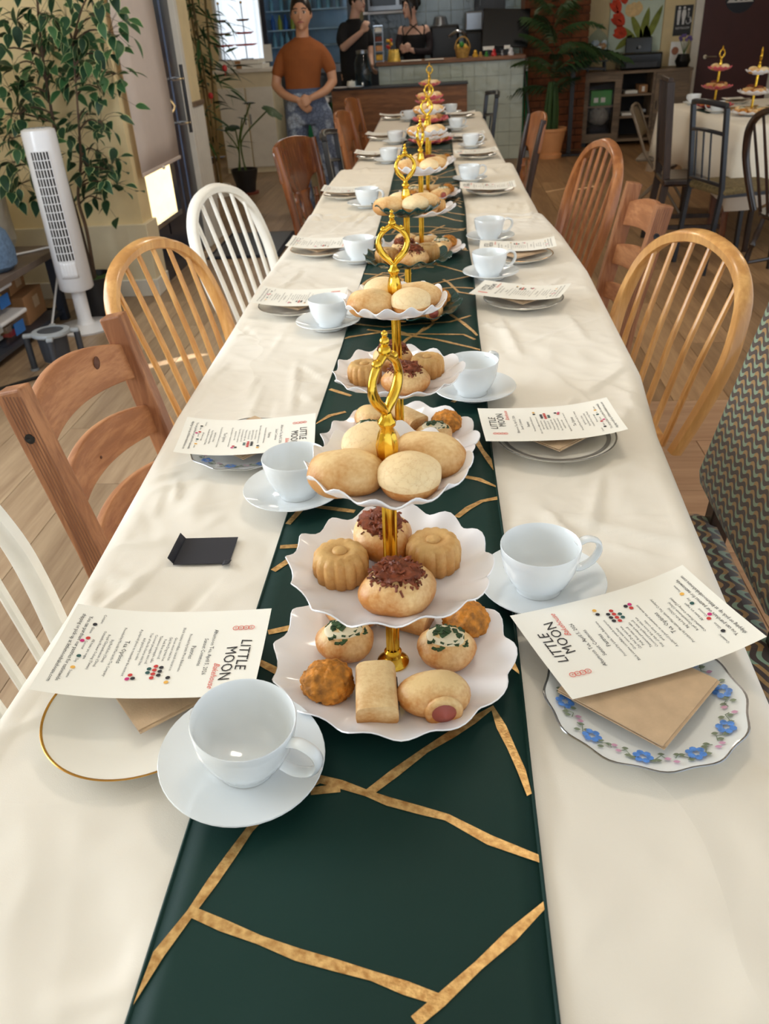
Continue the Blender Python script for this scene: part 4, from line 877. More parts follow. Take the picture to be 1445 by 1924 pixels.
def mold(a, r, z): return 1+(.10*(abs(cos(7*a))-.5) if r > .012 else 0)
MB().lathe([(0, 0), (.023, 0), (.0262, .004), (.0268, .018), (.0252, .027), (.022, .0315), (.0165, .0335), (.0105, .0325), (.0085, .0315), (0, .0315)], 56, fr=mold).build('cake', 'dough_mold', o)
MB().sphere((0, 0, .0318), (.0075, .0075, .0032), 16, 8).build('button', 'dough_mold', o)
def floss(m_, seed, c=(0, 0, .034), R=(.021, .017, .012), n=110):
    rr = random.Random(seed)
    for k in range(n):
        a = rr.uniform(0, 2*pi); q = sqrt(rr.random()); x_ = c[0]+R[0]*q*cos(a); y = c[1]+R[1]*q*sin(a); z = c[2]+R[2]*sqrt(max(0, 1-q*q))*rr.uniform(.2, 1)-.006*q
        b = rr.uniform(0, 6.28); L = rr.uniform(.003, .008); m_.tube([(x_, y, z), (x_+L*.5*cos(b), y+L*.5*sin(b), z+rr.uniform(-.001, .003)), (x_+L*cos(b+.5), y+L*sin(b+.5), z+rr.uniform(-.003, .002))], rr.uniform(.0008, .0017), 4)
    return m_
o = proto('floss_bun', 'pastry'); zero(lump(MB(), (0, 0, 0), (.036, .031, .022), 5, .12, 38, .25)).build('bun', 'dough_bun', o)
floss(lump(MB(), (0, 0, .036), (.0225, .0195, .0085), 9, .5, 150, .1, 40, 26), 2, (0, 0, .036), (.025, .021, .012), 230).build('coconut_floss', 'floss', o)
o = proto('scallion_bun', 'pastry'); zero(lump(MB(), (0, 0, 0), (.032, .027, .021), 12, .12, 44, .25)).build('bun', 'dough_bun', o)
lump(MB(), (0, 0, .0325), (.020, .016, .0055), 14, .15, 90, .1).build('glaze', 'cheese_white', o)
m_ = MB(); rr = random.Random(5)
for k in range(52):
    a = rr.uniform(0, 6.28); q = rr.random()**.7; x_, y = .023*q*cos(a), .019*q*sin(a); z = .0392-.0100*q*q; m_.box((0, 0, 0), (rr.uniform(.004, .0085), rr.uniform(.003, .005), .0018), Matrix.Translation((x_, y, z)) @ Matrix.Rotation(rr.uniform(0, 6), 4, 'Z') @ Matrix.Rotation(rr.uniform(-.5, .5), 4, 'X'))
m_.build('scallion_flakes', 'scallion', o, smooth=False)
o = proto('pumpkin_cookie', 'pastry'); zero(MB().sphere((0, 0, 0), (.027, .025, .0195), 64, 44, lambda v_: (lambda k: (v_.x*k, v_.y*k, max(-.014, v_.z*k)))(1+.10*noise.noise(v_*55)+.11*noise.noise(v_*150)+.07*noise.noise(v_*380)))).build('crust', 'pumpkin', o)
o = proto('sausage_bun', 'pastry'); zero(lump(MB(), (0, 0, 0), (.036, .027, .022), 31, .10, 40, .3)).build('bun', 'dough_bun', o)
MB().lathe([(0, -.024), (.0115, -.0235), (.0135, -.019), (.0135, .018), (.0, .024)], 20, Matrix.Translation((.004, 0, .0175)) @ Matrix.Rotation(pi/2, 4, 'X')).build('sausage', 'sausage', o)
_sx = kids(o)[-1]; _sx.location = (.002, -.0085, -.001)
MB().tube([(.006+.0148*cos(a), -.0245, .0165+.0142*sin(a)) for a in [i*pi/8 for i in range(16)]], .0042, 10, closed=True).build('bun_lip', 'dough_bun', o)
o = proto('swirl_roll', 'pastry'); m_ = MB().tube(spline([(0, -.030, .018), (0, -.026, .0185), (0, -.01, .019), (0, .01, .019), (0, .026, .0185), (0, .030, .018)], 3), [(.012, .016)]+[(.0165, .0205)]*14+[(.012, .016)], 20, up=(0, 0, 1), sec=[(math.copysign(abs(cos(2*pi*i/20))**.55, cos(2*pi*i/20)), math.copysign(abs(sin(2*pi*i/20))**.55, sin(2*pi*i/20))) for i in range(20)])
zero(m_).build('roll', 'dough_pale', o); MB().box((.0185, 0, .017), (.006, .044, .004)).build('filling', 'sesame_fill', o, smooth=False, bevel=.001)
PGRP = {'oval_cookie': 'oval cookies', 'crackle_bun': 'crackle-topped buns', 'molded_cake': 'molded cakes', 'floss_bun': 'floss buns', 'scallion_bun': 'scallion buns', 'pumpkin_cookie': 'pumpkin cookies', 'sausage_bun': 'sausage buns', 'swirl_roll': 'swirl rolls'}
PLAB = {'oval_cookie': 'smooth pale oval cookie', 'crackle_bun': 'round bun with cracked pale top', 'molded_cake': 'golden flower-molded round cake', 'floss_bun': 'golden bun topped with dark brown floss', 'scallion_bun': 'bun topped with chopped green scallion', 'pumpkin_cookie': 'craggy orange cookie', 'sausage_bun': 'bun with a sausage end showing', 'swirl_roll': 'pale rectangular rolled bun'}
# ------------------------------------------------------------------ tiered stands
t_ = NT('gold'); v = t_.coord('Object'); t_.base(t_.ramp(t_.noise(v, 60., 2), ((.3, rgb(214, 164, 40)), (.7, rgb(246, 204, 84))))); t_.set(rough=.16, metal=1.0); M['gold'] = t_.m
plain('melamine_white', rgb(248, 248, 252), .13, var=.01, coat=.3); plain('melamine_green', rgb(12, 66, 64), .15, var=.04, coat=.4); plain('melamine_pink', rgb(232, 108, 122), .25, var=.04, coat=.3)
def tier_mesh(R, name, n=14, ph=0.):
    def fr_(a, r, z):
        q = max(0, (r/R-.45)/.55); return 1+q*(.030*cos(n*a+ph)+.012*cos(5*a+ph*2))
    def fz_(a, r, z):
        q = max(0, (r/R-.5)/.5); return .0042*q*q*sin(n*a+ph+.6)+.0022*q*sin(3*a+ph)
    pr = [(0, .0028), (.5*R, .003), (.68*R, .006), (.85*R, .0125), (.96*R, .0195), (R, .0225), (1.004*R, .0235), (.995*R, .0242), (.955*R, .0212), (.84*R, .0145), (.67*R, .0085), (.5*R, .0055), (0, .005)]
    return MB().lathe(pr, 112, fr=fr_, fz=fz_).lathe([(.40*R, 0), (.43*R, 0), (.47*R, .0032), (.38*R, .0032), (.40*R, 0)], 48).mesh(name)
TM = [tier_mesh(.124, 'tier', 14, .4), tier_mesh(.099, 'tier', 14, 1.2), tier_mesh(.0745, 'tier', 14, 2.1)]
TZ = [0., .112, .222]
fl_ = lambda a, r, z: 1+.14*cos(9*a)
POLE = [MB().lathe([(.0062, .006), (.0062, TZ[1]-.001)], 36, fr=fl_).mesh('pole'), MB().lathe([(.0062, TZ[1]+.005), (.0062, TZ[2]-.001)], 36, fr=fl_).mesh('pole')]
COLR = MB().lathe([(.0165, 0), (.0168, .0022), (.0135, .0055), (.0085, .008), (.0075, .012), (.0092, .014), (.0092, .0155), (.0066, .018)], 28).mesh('collar')
def handle_mesh():
    m_ = MB(); z0 = TZ[2]+.005
    m_.lathe([(.010, z0), (.0105, z0+.002), (.006, z0+.005), (.0058, z0+.012), (.0085, z0+.022), (.0098, z0+.034), (.0075, z0+.046), (.0052, z0+.052), (.0078, z0+.055), (.0082, z0+.058), (.0055, z0+.061), (.004, z0+.066)], 27, fr=lambda a, r, z: 1+.08*cos(9*a))
    for s_ in (-1, 1):
        m_.tube(spline([(0, 0, z0+.064), (s_*.006, 0, z0+.072), (s_*.0165, 0, z0+.083), (s_*.0205, 0, z0+.096), (s_*.0160, 0, z0+.108), (s_*.0065, 0, z0+.116), (0, 0, z0+.119)], 5), [.0030, .0032, .0034, .0038, .0042, .0046, .005, .0050, .005, .005, .0050, .0050, .0048, .0046, .0044, .0042, .004, .0038, .0038, .0038, .0038, .0038, .0038, .0038, .0038, .0038, .0038, .0038, .0038, .0038, .0038], 8)
        m_.sphere((s_*.0125, 0, z0+.114), .0046, 10, 8); m_.sphere((s_*.010, 0, z0+.076), .0036, 8, 6)
    m_.sphere((0, 0, z0+.122), .0058, 12, 8); m_.sphere((0, 0, z0+.1305), .0044, 10, 8); m_.sphere((0, 0, z0+.137), .0030, 8, 6)
    return m_.mesh('handle', angle=60)
HND = handle_mesh()
for me in POLE+[COLR, HND]: me.materials.append(M['gold'])
TM[0].materials.append(M['melamine_white']); TM[1].materials.append(M['melamine_white']); TM[2].materials.append(M['melamine_white'])
ARR = [  # per tier: (kind, x, y, rz)
  (('swirl_roll', -.012, -.068, .1), ('sausage_bun', .044, -.066, .15), ('pumpkin_cookie', -.062, -.050, 0), ('scallion_bun', -.052, .012, .2), ('scallion_bun', .056, .004, -.2), ('pumpkin_cookie', .078, .050, 1.), ('swirl_roll', .012, .062, 1.2), ('sausage_bun', -.05, .065, 2.6)),
  (('molded_cake', -.048, -.004, .3), ('molded_cake', .042, .018, 1.), ('floss_bun', .010, -.045, .1), ('floss_bun', -.010, .044, 1.8)),
  (('oval_cookie', -.036, -.018, .15), ('crackle_bun', .021, -.028, 0), ('oval_cookie', .037, .018, -.3), ('crackle_bun', -.017, .033, 1.4))]
def stand(x_, y, z0, rz, col, label, where, lean=(0, 0), hrot=0, group='tiered stands', seed=0):
    s_ = thing('cake_stand', label, 'cake stand', (x_, y, z0), 0, group); s_.rotation_euler = (lean[0], lean[1], 0); mw_ = Matrix.Translation((x_, y, z0)) @ s_.rotation_euler.to_matrix().to_4x4()
    cs_ = col if isinstance(col, (tuple, list)) else (col,)*3
    for i in range(3):
        d_ = link('tier', TM[i], None, s_, loc=(0, 0, TZ[i]), rot=(0, 0, rz+i)); d_.material_slots[0].link = 'OBJECT'; d_.material_slots[0].material = M['melamine_'+cs_[i]]
        link('collar', COLR, None, s_, loc=(0, 0, TZ[i]+.005))
    for me in POLE: link('pole', me, None, s_)
    link('handle', HND, None, s_, rot=(0, 0, hrot))
    rr = random.Random(seed)
    for i, tr in enumerate(ARR):
        for j, (kd, px, py, pz) in enumerate(tr):
            if seed:
                px += rr.uniform(-.004, .004); py += rr.uniform(-.004, .004); pz += rr.uniform(-.5, .5)
            zt = TZ[i]+.0056+max(0, hypot(px, py)-.5*(.124, .099, .0745)[i])*.10
            q = mw_ @ Vector((px, py, zt)); tn = ('bottom', 'middle', 'top')[i]
            same = [t_[0] for t_ in tr[:j]].count(kd); both = [t_[0] for t_ in tr].count(kd) > 1
            b_ = dup(PROTO[kd], q, pz, '%s, %s tier, %s' % (PLAB[kd], tn, where), PGRP[kd], scale=1.0 if not seed else rr.uniform(.94, 1.06)); 
            if both:
                oth = [t_ for t_ in tr if t_[0] == kd]
                # say which of the pair by its nearness along the table
                dy = abs(oth[0][2]-oth[1][2]); me_ = tr[j]; ot = [t_ for t_ in oth if t_ is not me_][0]; near = me_[2] < ot[2]; wd_ = ('in front' if near else 'behind') if dy > .02 else ('on the window half' if me_[1] < ot[1] else 'on the restroom half'); b_['label'] = '%s %s, %s tier, %s' % (PLAB[kd], wd_.replace('on the ', ''), tn, where)
    return s_
STN = [(-.060, .640, 'white', 'nearest white stand'), (-.075, 1.150, 'white', 'second stand'), (-.088, 1.865, 'green', 'dark green stand'), (-.070, 2.43, 'white', 'fourth stand'), (-.065, 3.32, 'white', 'fifth stand'), (-.070, 4.20, ('white', 'white', 'white'), 'sixth stand'), (-.080, 5.03, 'pink', 'nearer pink stand'), (-.095, 6.20, 'pink', 'farther pink stand')]
for k, (x_, y, c_, w_) in enumerate(STN):
    stand(x_, y, T+.0048, k*.9, c_, {0: 'nearest white three-tier cake stand with gold pole on the runner', 1: 'second three-tier white cake stand with gold pole', 2: 'dark green three-tier cake stand with gold pole', 3: 'white three-tier cake stand just behind the green one', 4: 'fifth cake stand along the runner, white', 5: 'white cake stand just before the pink stands', 6: 'first pink three-tier cake stand on the long table', 7: 'farthest pink cake stand at the long table end'}[k], w_, (0, radians((1.4, .3, .6, .8, .3, .2, .2, .2)[k])), (1.05, .2, .25, 1.2, .1, .3, 1.5, .2)[k], seed=k)
# ------------------------------------------------------------------ chairs (facing +x, back at -x)
wood('pine', rgb(178, 124, 84), rgb(140, 90, 58), .5, 2, 16); wood('pine_slat', rgb(198, 142, 98), rgb(164, 108, 70), .5, 1, 16)
wood('oak', rgb(224, 172, 104), rgb(196, 140, 76), .32, 2, 10, coat=.25); wood('oak_dark', rgb(178, 114, 64), rgb(142, 84, 42), .35, 2, 12, coat=.2)
wood('brown', rgb(140, 82, 44), rgb(100, 54, 28), .25, 2, 12, coat=.5); wood('espresso', rgb(58, 36, 26), rgb(36, 22, 16), .28, 2, 12, coat=.4); wood('tall_dark', rgb(70, 52, 42), rgb(48, 36, 30), .4, 2, 10)
plain('white_paint', rgb(236, 232, 222), .45, var=.04, vs=20); plain('knot', rgb(92, 56, 40), .6); plain('groove', rgb(132, 88, 62), .7); plain('tan_metal', rgb(132, 118, 102), .4, .3); plain('tan_pad', rgb(124, 112, 98), .7, var=.1); plain('woven', rgb(112, 96, 62), .9, var=.35, vs=60, bump=.6, bs=90)
def pine_chair(label, loc, rz, mirror=1):
    c = thing('ladder_back_chair', label, 'chair', loc, rz, 'pine ladder-back chairs')
    for s_ in (-1, 1):
        p_ = MB().tube([(-.205, s_*.185, 0), (-.195, s_*.185, .43), (-.215, s_*.185, .58), (-.275, s_*.185, .88)], [(.023, .0175)]*4, sec=SQ, up=(1, 0, 0)).build('rear_post', 'pine', c, smooth=False, bevel=.004)
        g = MB()
        for k in range(6): g.tube([(-.19+.006*k-.015, s_*.2026, .45), (-.21+.006*k-.015, s_*.2026, .58), (-.268+.006*k-.015, s_*.2026, .872)], .0011, 4)
        g.build('grain_groove', 'groove', p_)
        MB().lathe([(0, 0), (.0085, 0), (.0085, .002), (.004, .0025), (0, .001)], 16, Matrix.Translation((-.258, s_*.2025, .80)) @ Matrix.Rotation(-s_*pi/2, 4, 'X')).build('bolt_cap', 'black_plastic', p_)
        MB().tube([(.17, s_*.18, 0), (.17, s_*.18, .42)], (.02), sec=SQ).build('front_leg', 'pine', c, smooth=False, bevel=.003)
        MB().box((-.01, s_*.18, .39), (.34, .02, .06)).build('side_rail', 'pine_slat', c, smooth=False)
    for k, (z0, z1, arch) in enumerate(((.755, .825, .032), (.635, .695, .024), (.525, .575, .018))):
        def sl(u, v_, z0=z0, z1=z1, arch=arch):
            y = (u-.5)*.345; q = 1-(2*u-1)**2; top = z1+arch*q; bot = z0+.4*arch*q; z = bot+(top-bot)*v_
            xb = interp([(.43, -.195), (.58, -.215), (.88, -.275)], z); return (xb-.028*q+.004, y, z)
        s2 = MB().grid(sl, 16, 4).build('back_slat', 'pine_slat', c, thick=.018, angle=50, bevel=.003)
        if k == 0: MB().sphere((sl(.76, .62)[0]+.0005, sl(.76, .62)[1], sl(.76, .62)[2]), (.003, .011, .013), 12, 8).build('knot', 'knot', s2); 
        if k == 1: MB().sphere((sl(.45, .35)[0]+.001, sl(.45, .35)[1], sl(.45, .35)[2]), (.002, .003, .003), 8, 6).build('knot', 'knot', s2)
    MB().box((-.01, 0, .435), (.40, .40, .022)).build('seat', 'pine_slat', c, smooth=False, bevel=.006)
    MB().box((.17, 0, .39), (.02, .34, .06)).build('front_rail', 'pine_slat', c, smooth=False); MB().box((-.2, 0, .2), (.02, .34, .03)).build('stretcher', 'pine_slat', c, smooth=False)
    return c
BOW = [(-.165, .45), (-.185, .54), (-.205, .66), (-.205, .75), (-.178, .85), (-.11, .915), (0, .94), (.11, .915), (.178, .85), (.205, .75), (.205, .66), (.185, .54), (.165, .45)]
def bow_x(z): return -.165-(z-.45)*.26
def turned(p0, p1, r, n=10):
    A, B = Vector(p0), Vector(p1); q = [(0, .7), (.1, .8), (.22, 1.1), (.3, .75), (.34, 1.2), (.38, .75), (.5, 1.05), (.65, 1.2), (.78, .8), (.82, 1.15), (.86, .75), (1, .9)]
    return MB().tube([A+(B-A)*t for t, _ in q], [r*k for _, k in q], n)
def windsor(label, loc, rz, mat, group, wd=1.0, hz=1.0, splat=False, name='hoop_back_chair', nsp=6, seatmat=None):
    c = thing(name, label, 'chair', loc, rz, group); hh = lambda z: .45+(z-.45)*hz
    path = spline([(bow_x(z), y*wd, hh(z)) for y, z in BOW], 5)
    MB().tube(path, [(.0165, .0125)]*len(path), sec=RSQ, up=(1, 0, -.2)).build('bow', mat, c, angle=50)
    for k in range(nsp):
        q = (k-(nsp-1)/2)/((nsp-1)/2); yt = q*.150*wd; 
        if splat and abs(q) < .25: continue
        zt = hh(interp([(0, .935), (.06, .93), (.11, .91), (.15, .872), (.2, .8)], abs(yt)/wd)); yb = q*.125*wd
        MB().tube([(-.16, yb, .45), ((-.16+bow_x(zt))/2, (yb+yt)/2, (.45+zt)/2), (bow_x(.45+(zt-.45)/hz), yt, zt)], [.0085, .0075, .0062], 8).build('spindle', mat, c)
    if splat:
        sp = [(0, -.022), (.1, -.026), (.2, -.018), (.3, -.040), (.45, -.05), (.6, -.04), (.7, -.022), (.85, -.032), (1, -.03)]
        m_ = MB(); zt = hh(.93)
        def fn(u, v_): z = .45+(zt-.45)*u; w_ = -interp(sp, u); return (bow_x(.45+(z-.45)/hz)+.004, (v_-.5)*2*w_, z)
        s2 = m_.grid(fn, 20, 4).build('splat', mat, c, thick=.012, angle=60)
        for k in range(7): MB().sphere((fn(.3+.06*k, .5)[0]+.004, .018*(1 if k % 2 else -1), fn(.3+.06*k, .5)[2]), (.006, .011, .014), 8, 6).build('carving', mat, s2)
    def seat(u, v_):
        a = 2*pi*u; r = (.205+.012*cos(2*a))*v_; return (r*cos(a)-.005, r*sin(a)*1.03, .452-.012*(1-v_*v_)**2 if v_ < .99 else .447)
    MB().lathe([(0, .425), (.19, .425), (.208, .433), (.210, .445), (.205, .452), (.15, .447), (0, .442)], 32, fr=lambda a, r, z: 1+.04*cos(2*a)).build('seat', seatmat or mat, c)
    for sx in (-1, 1):
        for sy in (-1, 1): turned((sx*.125, sy*.125, .43), (sx*.20, sy*.19, 0), .0155).build('leg', mat, c)
    for sy in (-1, 1): MB().tube([(-.165, sy*.158, .19), (.165, sy*.158, .19)], .010, 8).build('stretcher', mat, c)
    MB().tube([(0, -.158, .19), (0, .158, .19)], .010, 8).build('stretcher', mat, c)
    return c
def turned_chair(label, loc, rz, mat, crest=(.20, .17), group='turned brown chairs', name='fiddle_back_chair', postmat=None):
    c = thing(name, label, 'chair', loc, rz, group)
    for s_ in (-1, 1):
        MB().tube([(-.20, s_*.17, .43), (-.215, s_*.172, .55), (-.24, s_*.18, .70), (-.275, s_*.19, .88)], [(.017, .015), (.016, .014), (.018, .016), (.014, .012)], sec=RSQ, up=(1, 0, 0)).build('rear_post', postmat or mat, c, angle=50)
        turned((-.215, s_*.105, .44), (-.238, s_*.105, .66), .0135).build('spindle', mat, c)
        turned((.15, s_*.17, .42), (.19, s_*.19, 0), .017).build('front_leg', mat, c); turned((-.17, s_*.16, .42), (-.21, s_*.18, 0), .017).build('rear_leg', mat, c)
        MB().tube([(-.19, s_*.17, .2), (.17, s_*.18, .2)], .010, 8).build('stretcher', mat, c)
    def cr(u, v_):
        y = (u-.5)*2*crest[0]; q = 1-(2*u-1)**2; top = .86+.045*sqrt(max(0, q)); bot = .72-.055*(cos(pi*(2*u-1))*.5+.5)**2*2; z = bot+(top-bot)*v_
        return (-.20-(z-.45)*.175-.022*q, y, z)
    MB().grid(cr, 24, 8).build('crest_panel', mat, c, thick=.016, angle=50, bevel=.003)
    def spl(u, v_):
        z = .44+.22*u; w_ = interp([(0, .035), (.3, .028), (.5, .05), (.8, .035), (1, .07)], u); return (-.205-(z-.45)*.175-.018, (v_-.5)*2*w_, z)
    MB().grid(spl, 12, 4).build('splat', mat, c, thick=.012, angle=50)
    MB().box((-.005, 0, .432), (.40, .40, .03)).build('seat', mat, c, smooth=False, bevel=.012)
    return c
def metal_chair(label, loc, rz, group='black metal chairs', top=.95):
    c = thing('metal_chair', label, 'chair', loc, rz, group)
    for s_ in (-1, 1):
        MB().tube([(-.23, s_*.17, 0), (-.19, s_*.17, .45), (-.235, s_*.17, top-.02)], .0125, sec=SQ, up=(1, 0, 0)).build('rear_post', 'black_metal', c, smooth=False, bevel=.002)
        MB().tube([(.19, s_*.18, 0), (.18, s_*.175, .44)], .0115, sec=SQ).build('front_leg', 'black_metal', c, smooth=False)
        MB().tube([(-.19, s_*.17, .435), (.18, s_*.175, .435)], .010, sec=SQ).build('side_rail', 'black_metal', c, smooth=False)
    for z, w_ in ((top, .014), (top-.14, .009), (.50, .009)):
        x_ = -.19-.045*(z-.45)/(top-.45); MB().tube(spline([(x_, -.17, z-.01), (x_-.025, -.09, z), (x_-.032, 0, z+.004), (x_-.025, .09, z), (x_, .17, z-.01)], 4), w_, sec=RSQ).build('back_rail', 'black_metal', c, angle=50)
    for y in (-.075, 0, .075): MB().tube([(-.222, y, .50), (-.19-.045*(top-.59)/(top-.45)-.028, y, top-.14)], .006, 6).build('back_bar', 'black_metal', c)
    MB().box((0, 0, .455), (.40, .37, .045)).build('seat_pad', 'woven', c, smooth=False, bevel=.018); MB().tube([(.18, -.17, .42), (.18, .17, .42)], .010, sec=SQ).build('front_rail', 'black_metal', c, smooth=False)
    return c
HP = pi
windsor('white-painted hoop-back chair closest to the camera by the window', (-.415, .70, 0), -.10, 'white_paint', 'white hoop-back chairs')
pine_chair('reddish pine ladder-back chair on the window side', (-.395, 1.30, 0), -.08)
windsor('light oak hoop-back chair on the window side', (-.470, 1.90, 0), -.32, 'oak', 'oak hoop-back chairs', hz=.93)
windsor('white-painted hoop-back chair beyond the oak one', (-.480, 2.63, 0), -.36, 'white_paint', 'white hoop-back chairs', hz=.95, wd=.95)
turned_chair('glossy brown fiddle-back chair turned away in front of the woman', (-.47, 4.15, 0), -.34, 'brown')
metal_chair('black metal chair by the woman\'s legs on the window side', (-.36, 4.55, 0), -.05, top=.88)
turned_chair('brown chair behind the black one, window side', (-.36, 5.55, 0), -.12, 'oak_dark', group='brown chairs at the far end', name='panel_back_chair')
turned_chair('brown chair at the far left corner of the long table', (-.41, 6.65, 0), -.12, 'oak_dark', group='brown chairs at the far end', name='panel_back_chair')
windsor('pale oak hoop-back chair on the restroom-door side', (.315, 1.815, 0), HP+.36, 'oak', 'oak hoop-back chairs', wd=1.05, hz=.90)
pine_chair('reddish pine ladder-back chair beyond the oak one, restroom-door side', (.325, 2.54, 0), HP+.02)
windsor('darker oak hoop-back chair beyond the pine one', (.30, 3.14, 0), HP+.22, 'oak_dark', 'oak hoop-back chairs')
turned_chair('glossy dark brown chair with orange scrolled crest near the bar', (.23, 4.85, 0), HP+.10, 'oak_dark', group='brown chairs at the far end', name='scroll_back_chair', postmat='espresso')
metal_chair('black metal chair at the far right corner of the long table', (.10, 6.25, 0), HP+.15, top=.91)
# upholstered chair
t = NT('ogee'); v = t.coord('Object'); sp = t.n('ShaderNodeSeparateXYZ'); t.l(v, sp.inputs[0])
ww = t.math('MULTIPLY', t.math('ADD', sp.outputs[1], .0), 2*pi/.040); row = t.math('DIVIDE', t.math('ADD', t.math('SUBTRACT', sp.outputs[2], sp.outputs[0]), t.math('MULTIPLY', t.math('SINE', ww), .0062)), .0185)
f1 = t.math('FRACT', row); f2 = t.math('FRACT', t.math('MULTIPLY', row, .5)); alt = t.math('GREATER_THAN', t.math('SINE', ww), 0.)
rib = t.mix(alt, rgb(150, 114, 66), rgb(122, 142, 118)); t.base(t.mix(t.math('GREATER_THAN', f1, .44), rib, rgb(58, 42, 36))); t.set(rough=.8, sheen=.2); t.bump(t.noise(v, 500., 1), .3, .001); M['ogee'] = t.m
pc = thing('upholstered_chair', 'dark brown chair upholstered in wavy green and ochre fabric', 'chair', (.315, 1.18, 0), HP-.03)
def cushion(name, c, d_, r, mat, par, rot=None):
    m_ = MB().box(c, d_, rot); return m_.build(name, mat, par, smooth=True, angle=60, bevel=r)
MB().box((0, 0, 0), (.10, .47, .46), Matrix.Translation((-.245, 0, .765)) @ Matrix.Rotation(-.20, 4, 'Y')).build('backrest', 'ogee', pc, bevel=.035, angle=60)
MB().box((.02, 0, .43), (.46, .46, .11)).build('seat', 'ogee', pc, bevel=.035, angle=60)
for s_ in (-1, 1):
    MB().tube([(-.25, s_*.19, 0), (-.20, s_*.19, .40), (-.205, s_*.19, .62)], (.02, ), sec=SQ, up=(1, 0, 0)).build('rear_leg', 'espresso', pc, smooth=False) if False else MB().tube([(-.25, s_*.19, 0), (-.20, s_*.19, .40), (-.215, s_*.19, .62)], .02, sec=SQ, up=(1, 0, 0)).build('rear_leg', 'espresso', pc, smooth=False, bevel=.003)
    MB().tube([(.20, s_*.19, 0), (.20, s_*.19, .38)], .02, sec=SQ).build('front_leg', 'espresso', pc, smooth=False, bevel=.003)
    MB().box((0, s_*.19, .36), (.40, .03, .05)).build('side_rail', 'espresso', pc, smooth=False)
# ------------------------------------------------------------------ second table
tb2 = thing('side_table', 'second dining table under a cream cloth by the restroom door', 'table', (2.55, 6.0, 0), .08)
MB().box((0, 0, T-.035), (1.80, 1.50, .035)).build('tabletop', 'table_top', tb2, smooth=False, bevel=.008)
for sx in (-1, 1):
    for sy in (-1, 1): MB().tube([(sx*.7, sy*.6, 0), (sx*.7, sy*.6, T-.05)], .02, 8).build('leg', 'espresso', tb2)
m_ = MB(); r2 = random.Random(3); N = 120; per = []
for i in range(N):
    t4 = i/N*4; sd = int(t4); q = t4-sd; cs_ = [(-1, -1), (1, -1), (1, 1), (-1, 1)]; a, b = cs_[sd], cs_[(sd+1) % 4]; per.append((a[0]+(b[0]-a[0])*q, a[1]+(b[1]-a[1])*q))
rings = [(.0, 0), (.5, 0), (.9, 0), (.985, 0), (1.0, .012), (1.012, .05), (1.03, .18), (1.05, .34)]
vs = []
for s_, dz in rings:
    for i, (px, py) in enumerate(per):
        cor = max(0, (abs(px)+abs(py)-1.35)/.65); fo = .03*noise.noise(Vector((px*4, py*4, 2)))*(dz/.34); hem = 1+(.35*cor+.12*noise.noise(Vector((px*3, py*3, 7)))) if dz > .1 else 1
        vs.append((px*.905*s_+fo, py*.755*s_+fo*py, T+.002-dz*hem))
fs = [(k*N+i, k*N+(i+1) % N, (k+1)*N+(i+1) % N, (k+1)*N+i) for k in range(len(rings)-1) for i in range(N)]
m_.add(vs, fs); o = m_.build('tablecloth', 'cloth_far', loc=(2.55, 6.0, 0), rot=(0, 0, .08), angle=180, thick=.0015); tag(o, 'cream cloth draped over the side table by the restroom door', 'tablecloth')
o = thing('table_runner', 'dark green runner across the side table', 'table runner', (2.55, 6.0, T+.004), .08); MB().grid(lambda u, v_: ((u-.5)*1.7, (v_-.5)*.30+.12, .0008*sin(u*40)), 40, 4).build('fabric', 'runner', o, thick=.0008)
g2 = MB(); rr = random.Random(8)
for k in range(26):
    x_ = rr.uniform(-.8, .7); y = rr.uniform(0, .24); g2.tube([(x_, y, .0022), (x_+rr.uniform(.05, .12), y+rr.uniform(-.05, .05), .0022)], (.0045), 4)
stuff(g2.build('gold_foil_print', 'gold_foil', o))
ZS = T+.0065
stand(1.83, 6.20, ZS, .3, 'pink', 'pink three-tier cake stand on the side table', 'side-table pink stand', (0, .02), .4, 'tiered stands', 11)
stand(1.90, 5.66, ZS, 1.3, 'white', 'white three-tier cake stand on the side table', 'side-table white stand', (0, .03), 1.4, 'tiered stands', 12)
for k, (x_, y, lab) in enumerate(((1.78, 6.52, 'beside the pink stand, away from the chairs'), (1.765, 5.90, 'behind the black metal chair'), (2.55, 6.5, 'at the door end'), (2.40, 5.62, 'behind the dark carved chair'))):
    s_ = thing('saucer', 'white saucer on the side table '+lab, 'saucer', (x_, y, ZS-.003), 0, 'saucers on the side table'); link('dish', SAU, None, s_)
    c_ = thing('teacup', 'white teacup on the side table '+lab, 'cup', (x_, y, ZS+.004), 2.+k, 'teacups on the side table'); link('bowl', CUP, None, c_); link('handle', HAN, None, c_)
for k, (x_, y, lab) in enumerate(((2.05, 6.45, 'beside the pink stand'), (2.45, 6.60, 'toward the restroom door'), (2.2, 5.42, 'behind the dark carved chair'))):
    p_ = thing('plate', 'white plate on the side table '+lab, 'plate', (x_, y, ZS-.003), 0, 'plates on the side table'); link('dish', PLATE[0], None, p_); link('rim_line', RIMM, None, p_)
    na = tag(link('paper_napkin', NAP, None, loc=(x_, y, ZS+.015), rot=(0, 0, .7)), 'brown napkin on the side table '+lab, 'napkin', 'napkins on the side table')
    cd = thing('menu_card', 'cream tea menu on the side table '+lab, 'menu card', (x_, y, ZS+.026), (0, pi, .2)[k], 'menus on the side table'); link('sheet', CARD, None, cd)
    for nm, me, mm in LM: stuff(link(nm, me, None, cd))
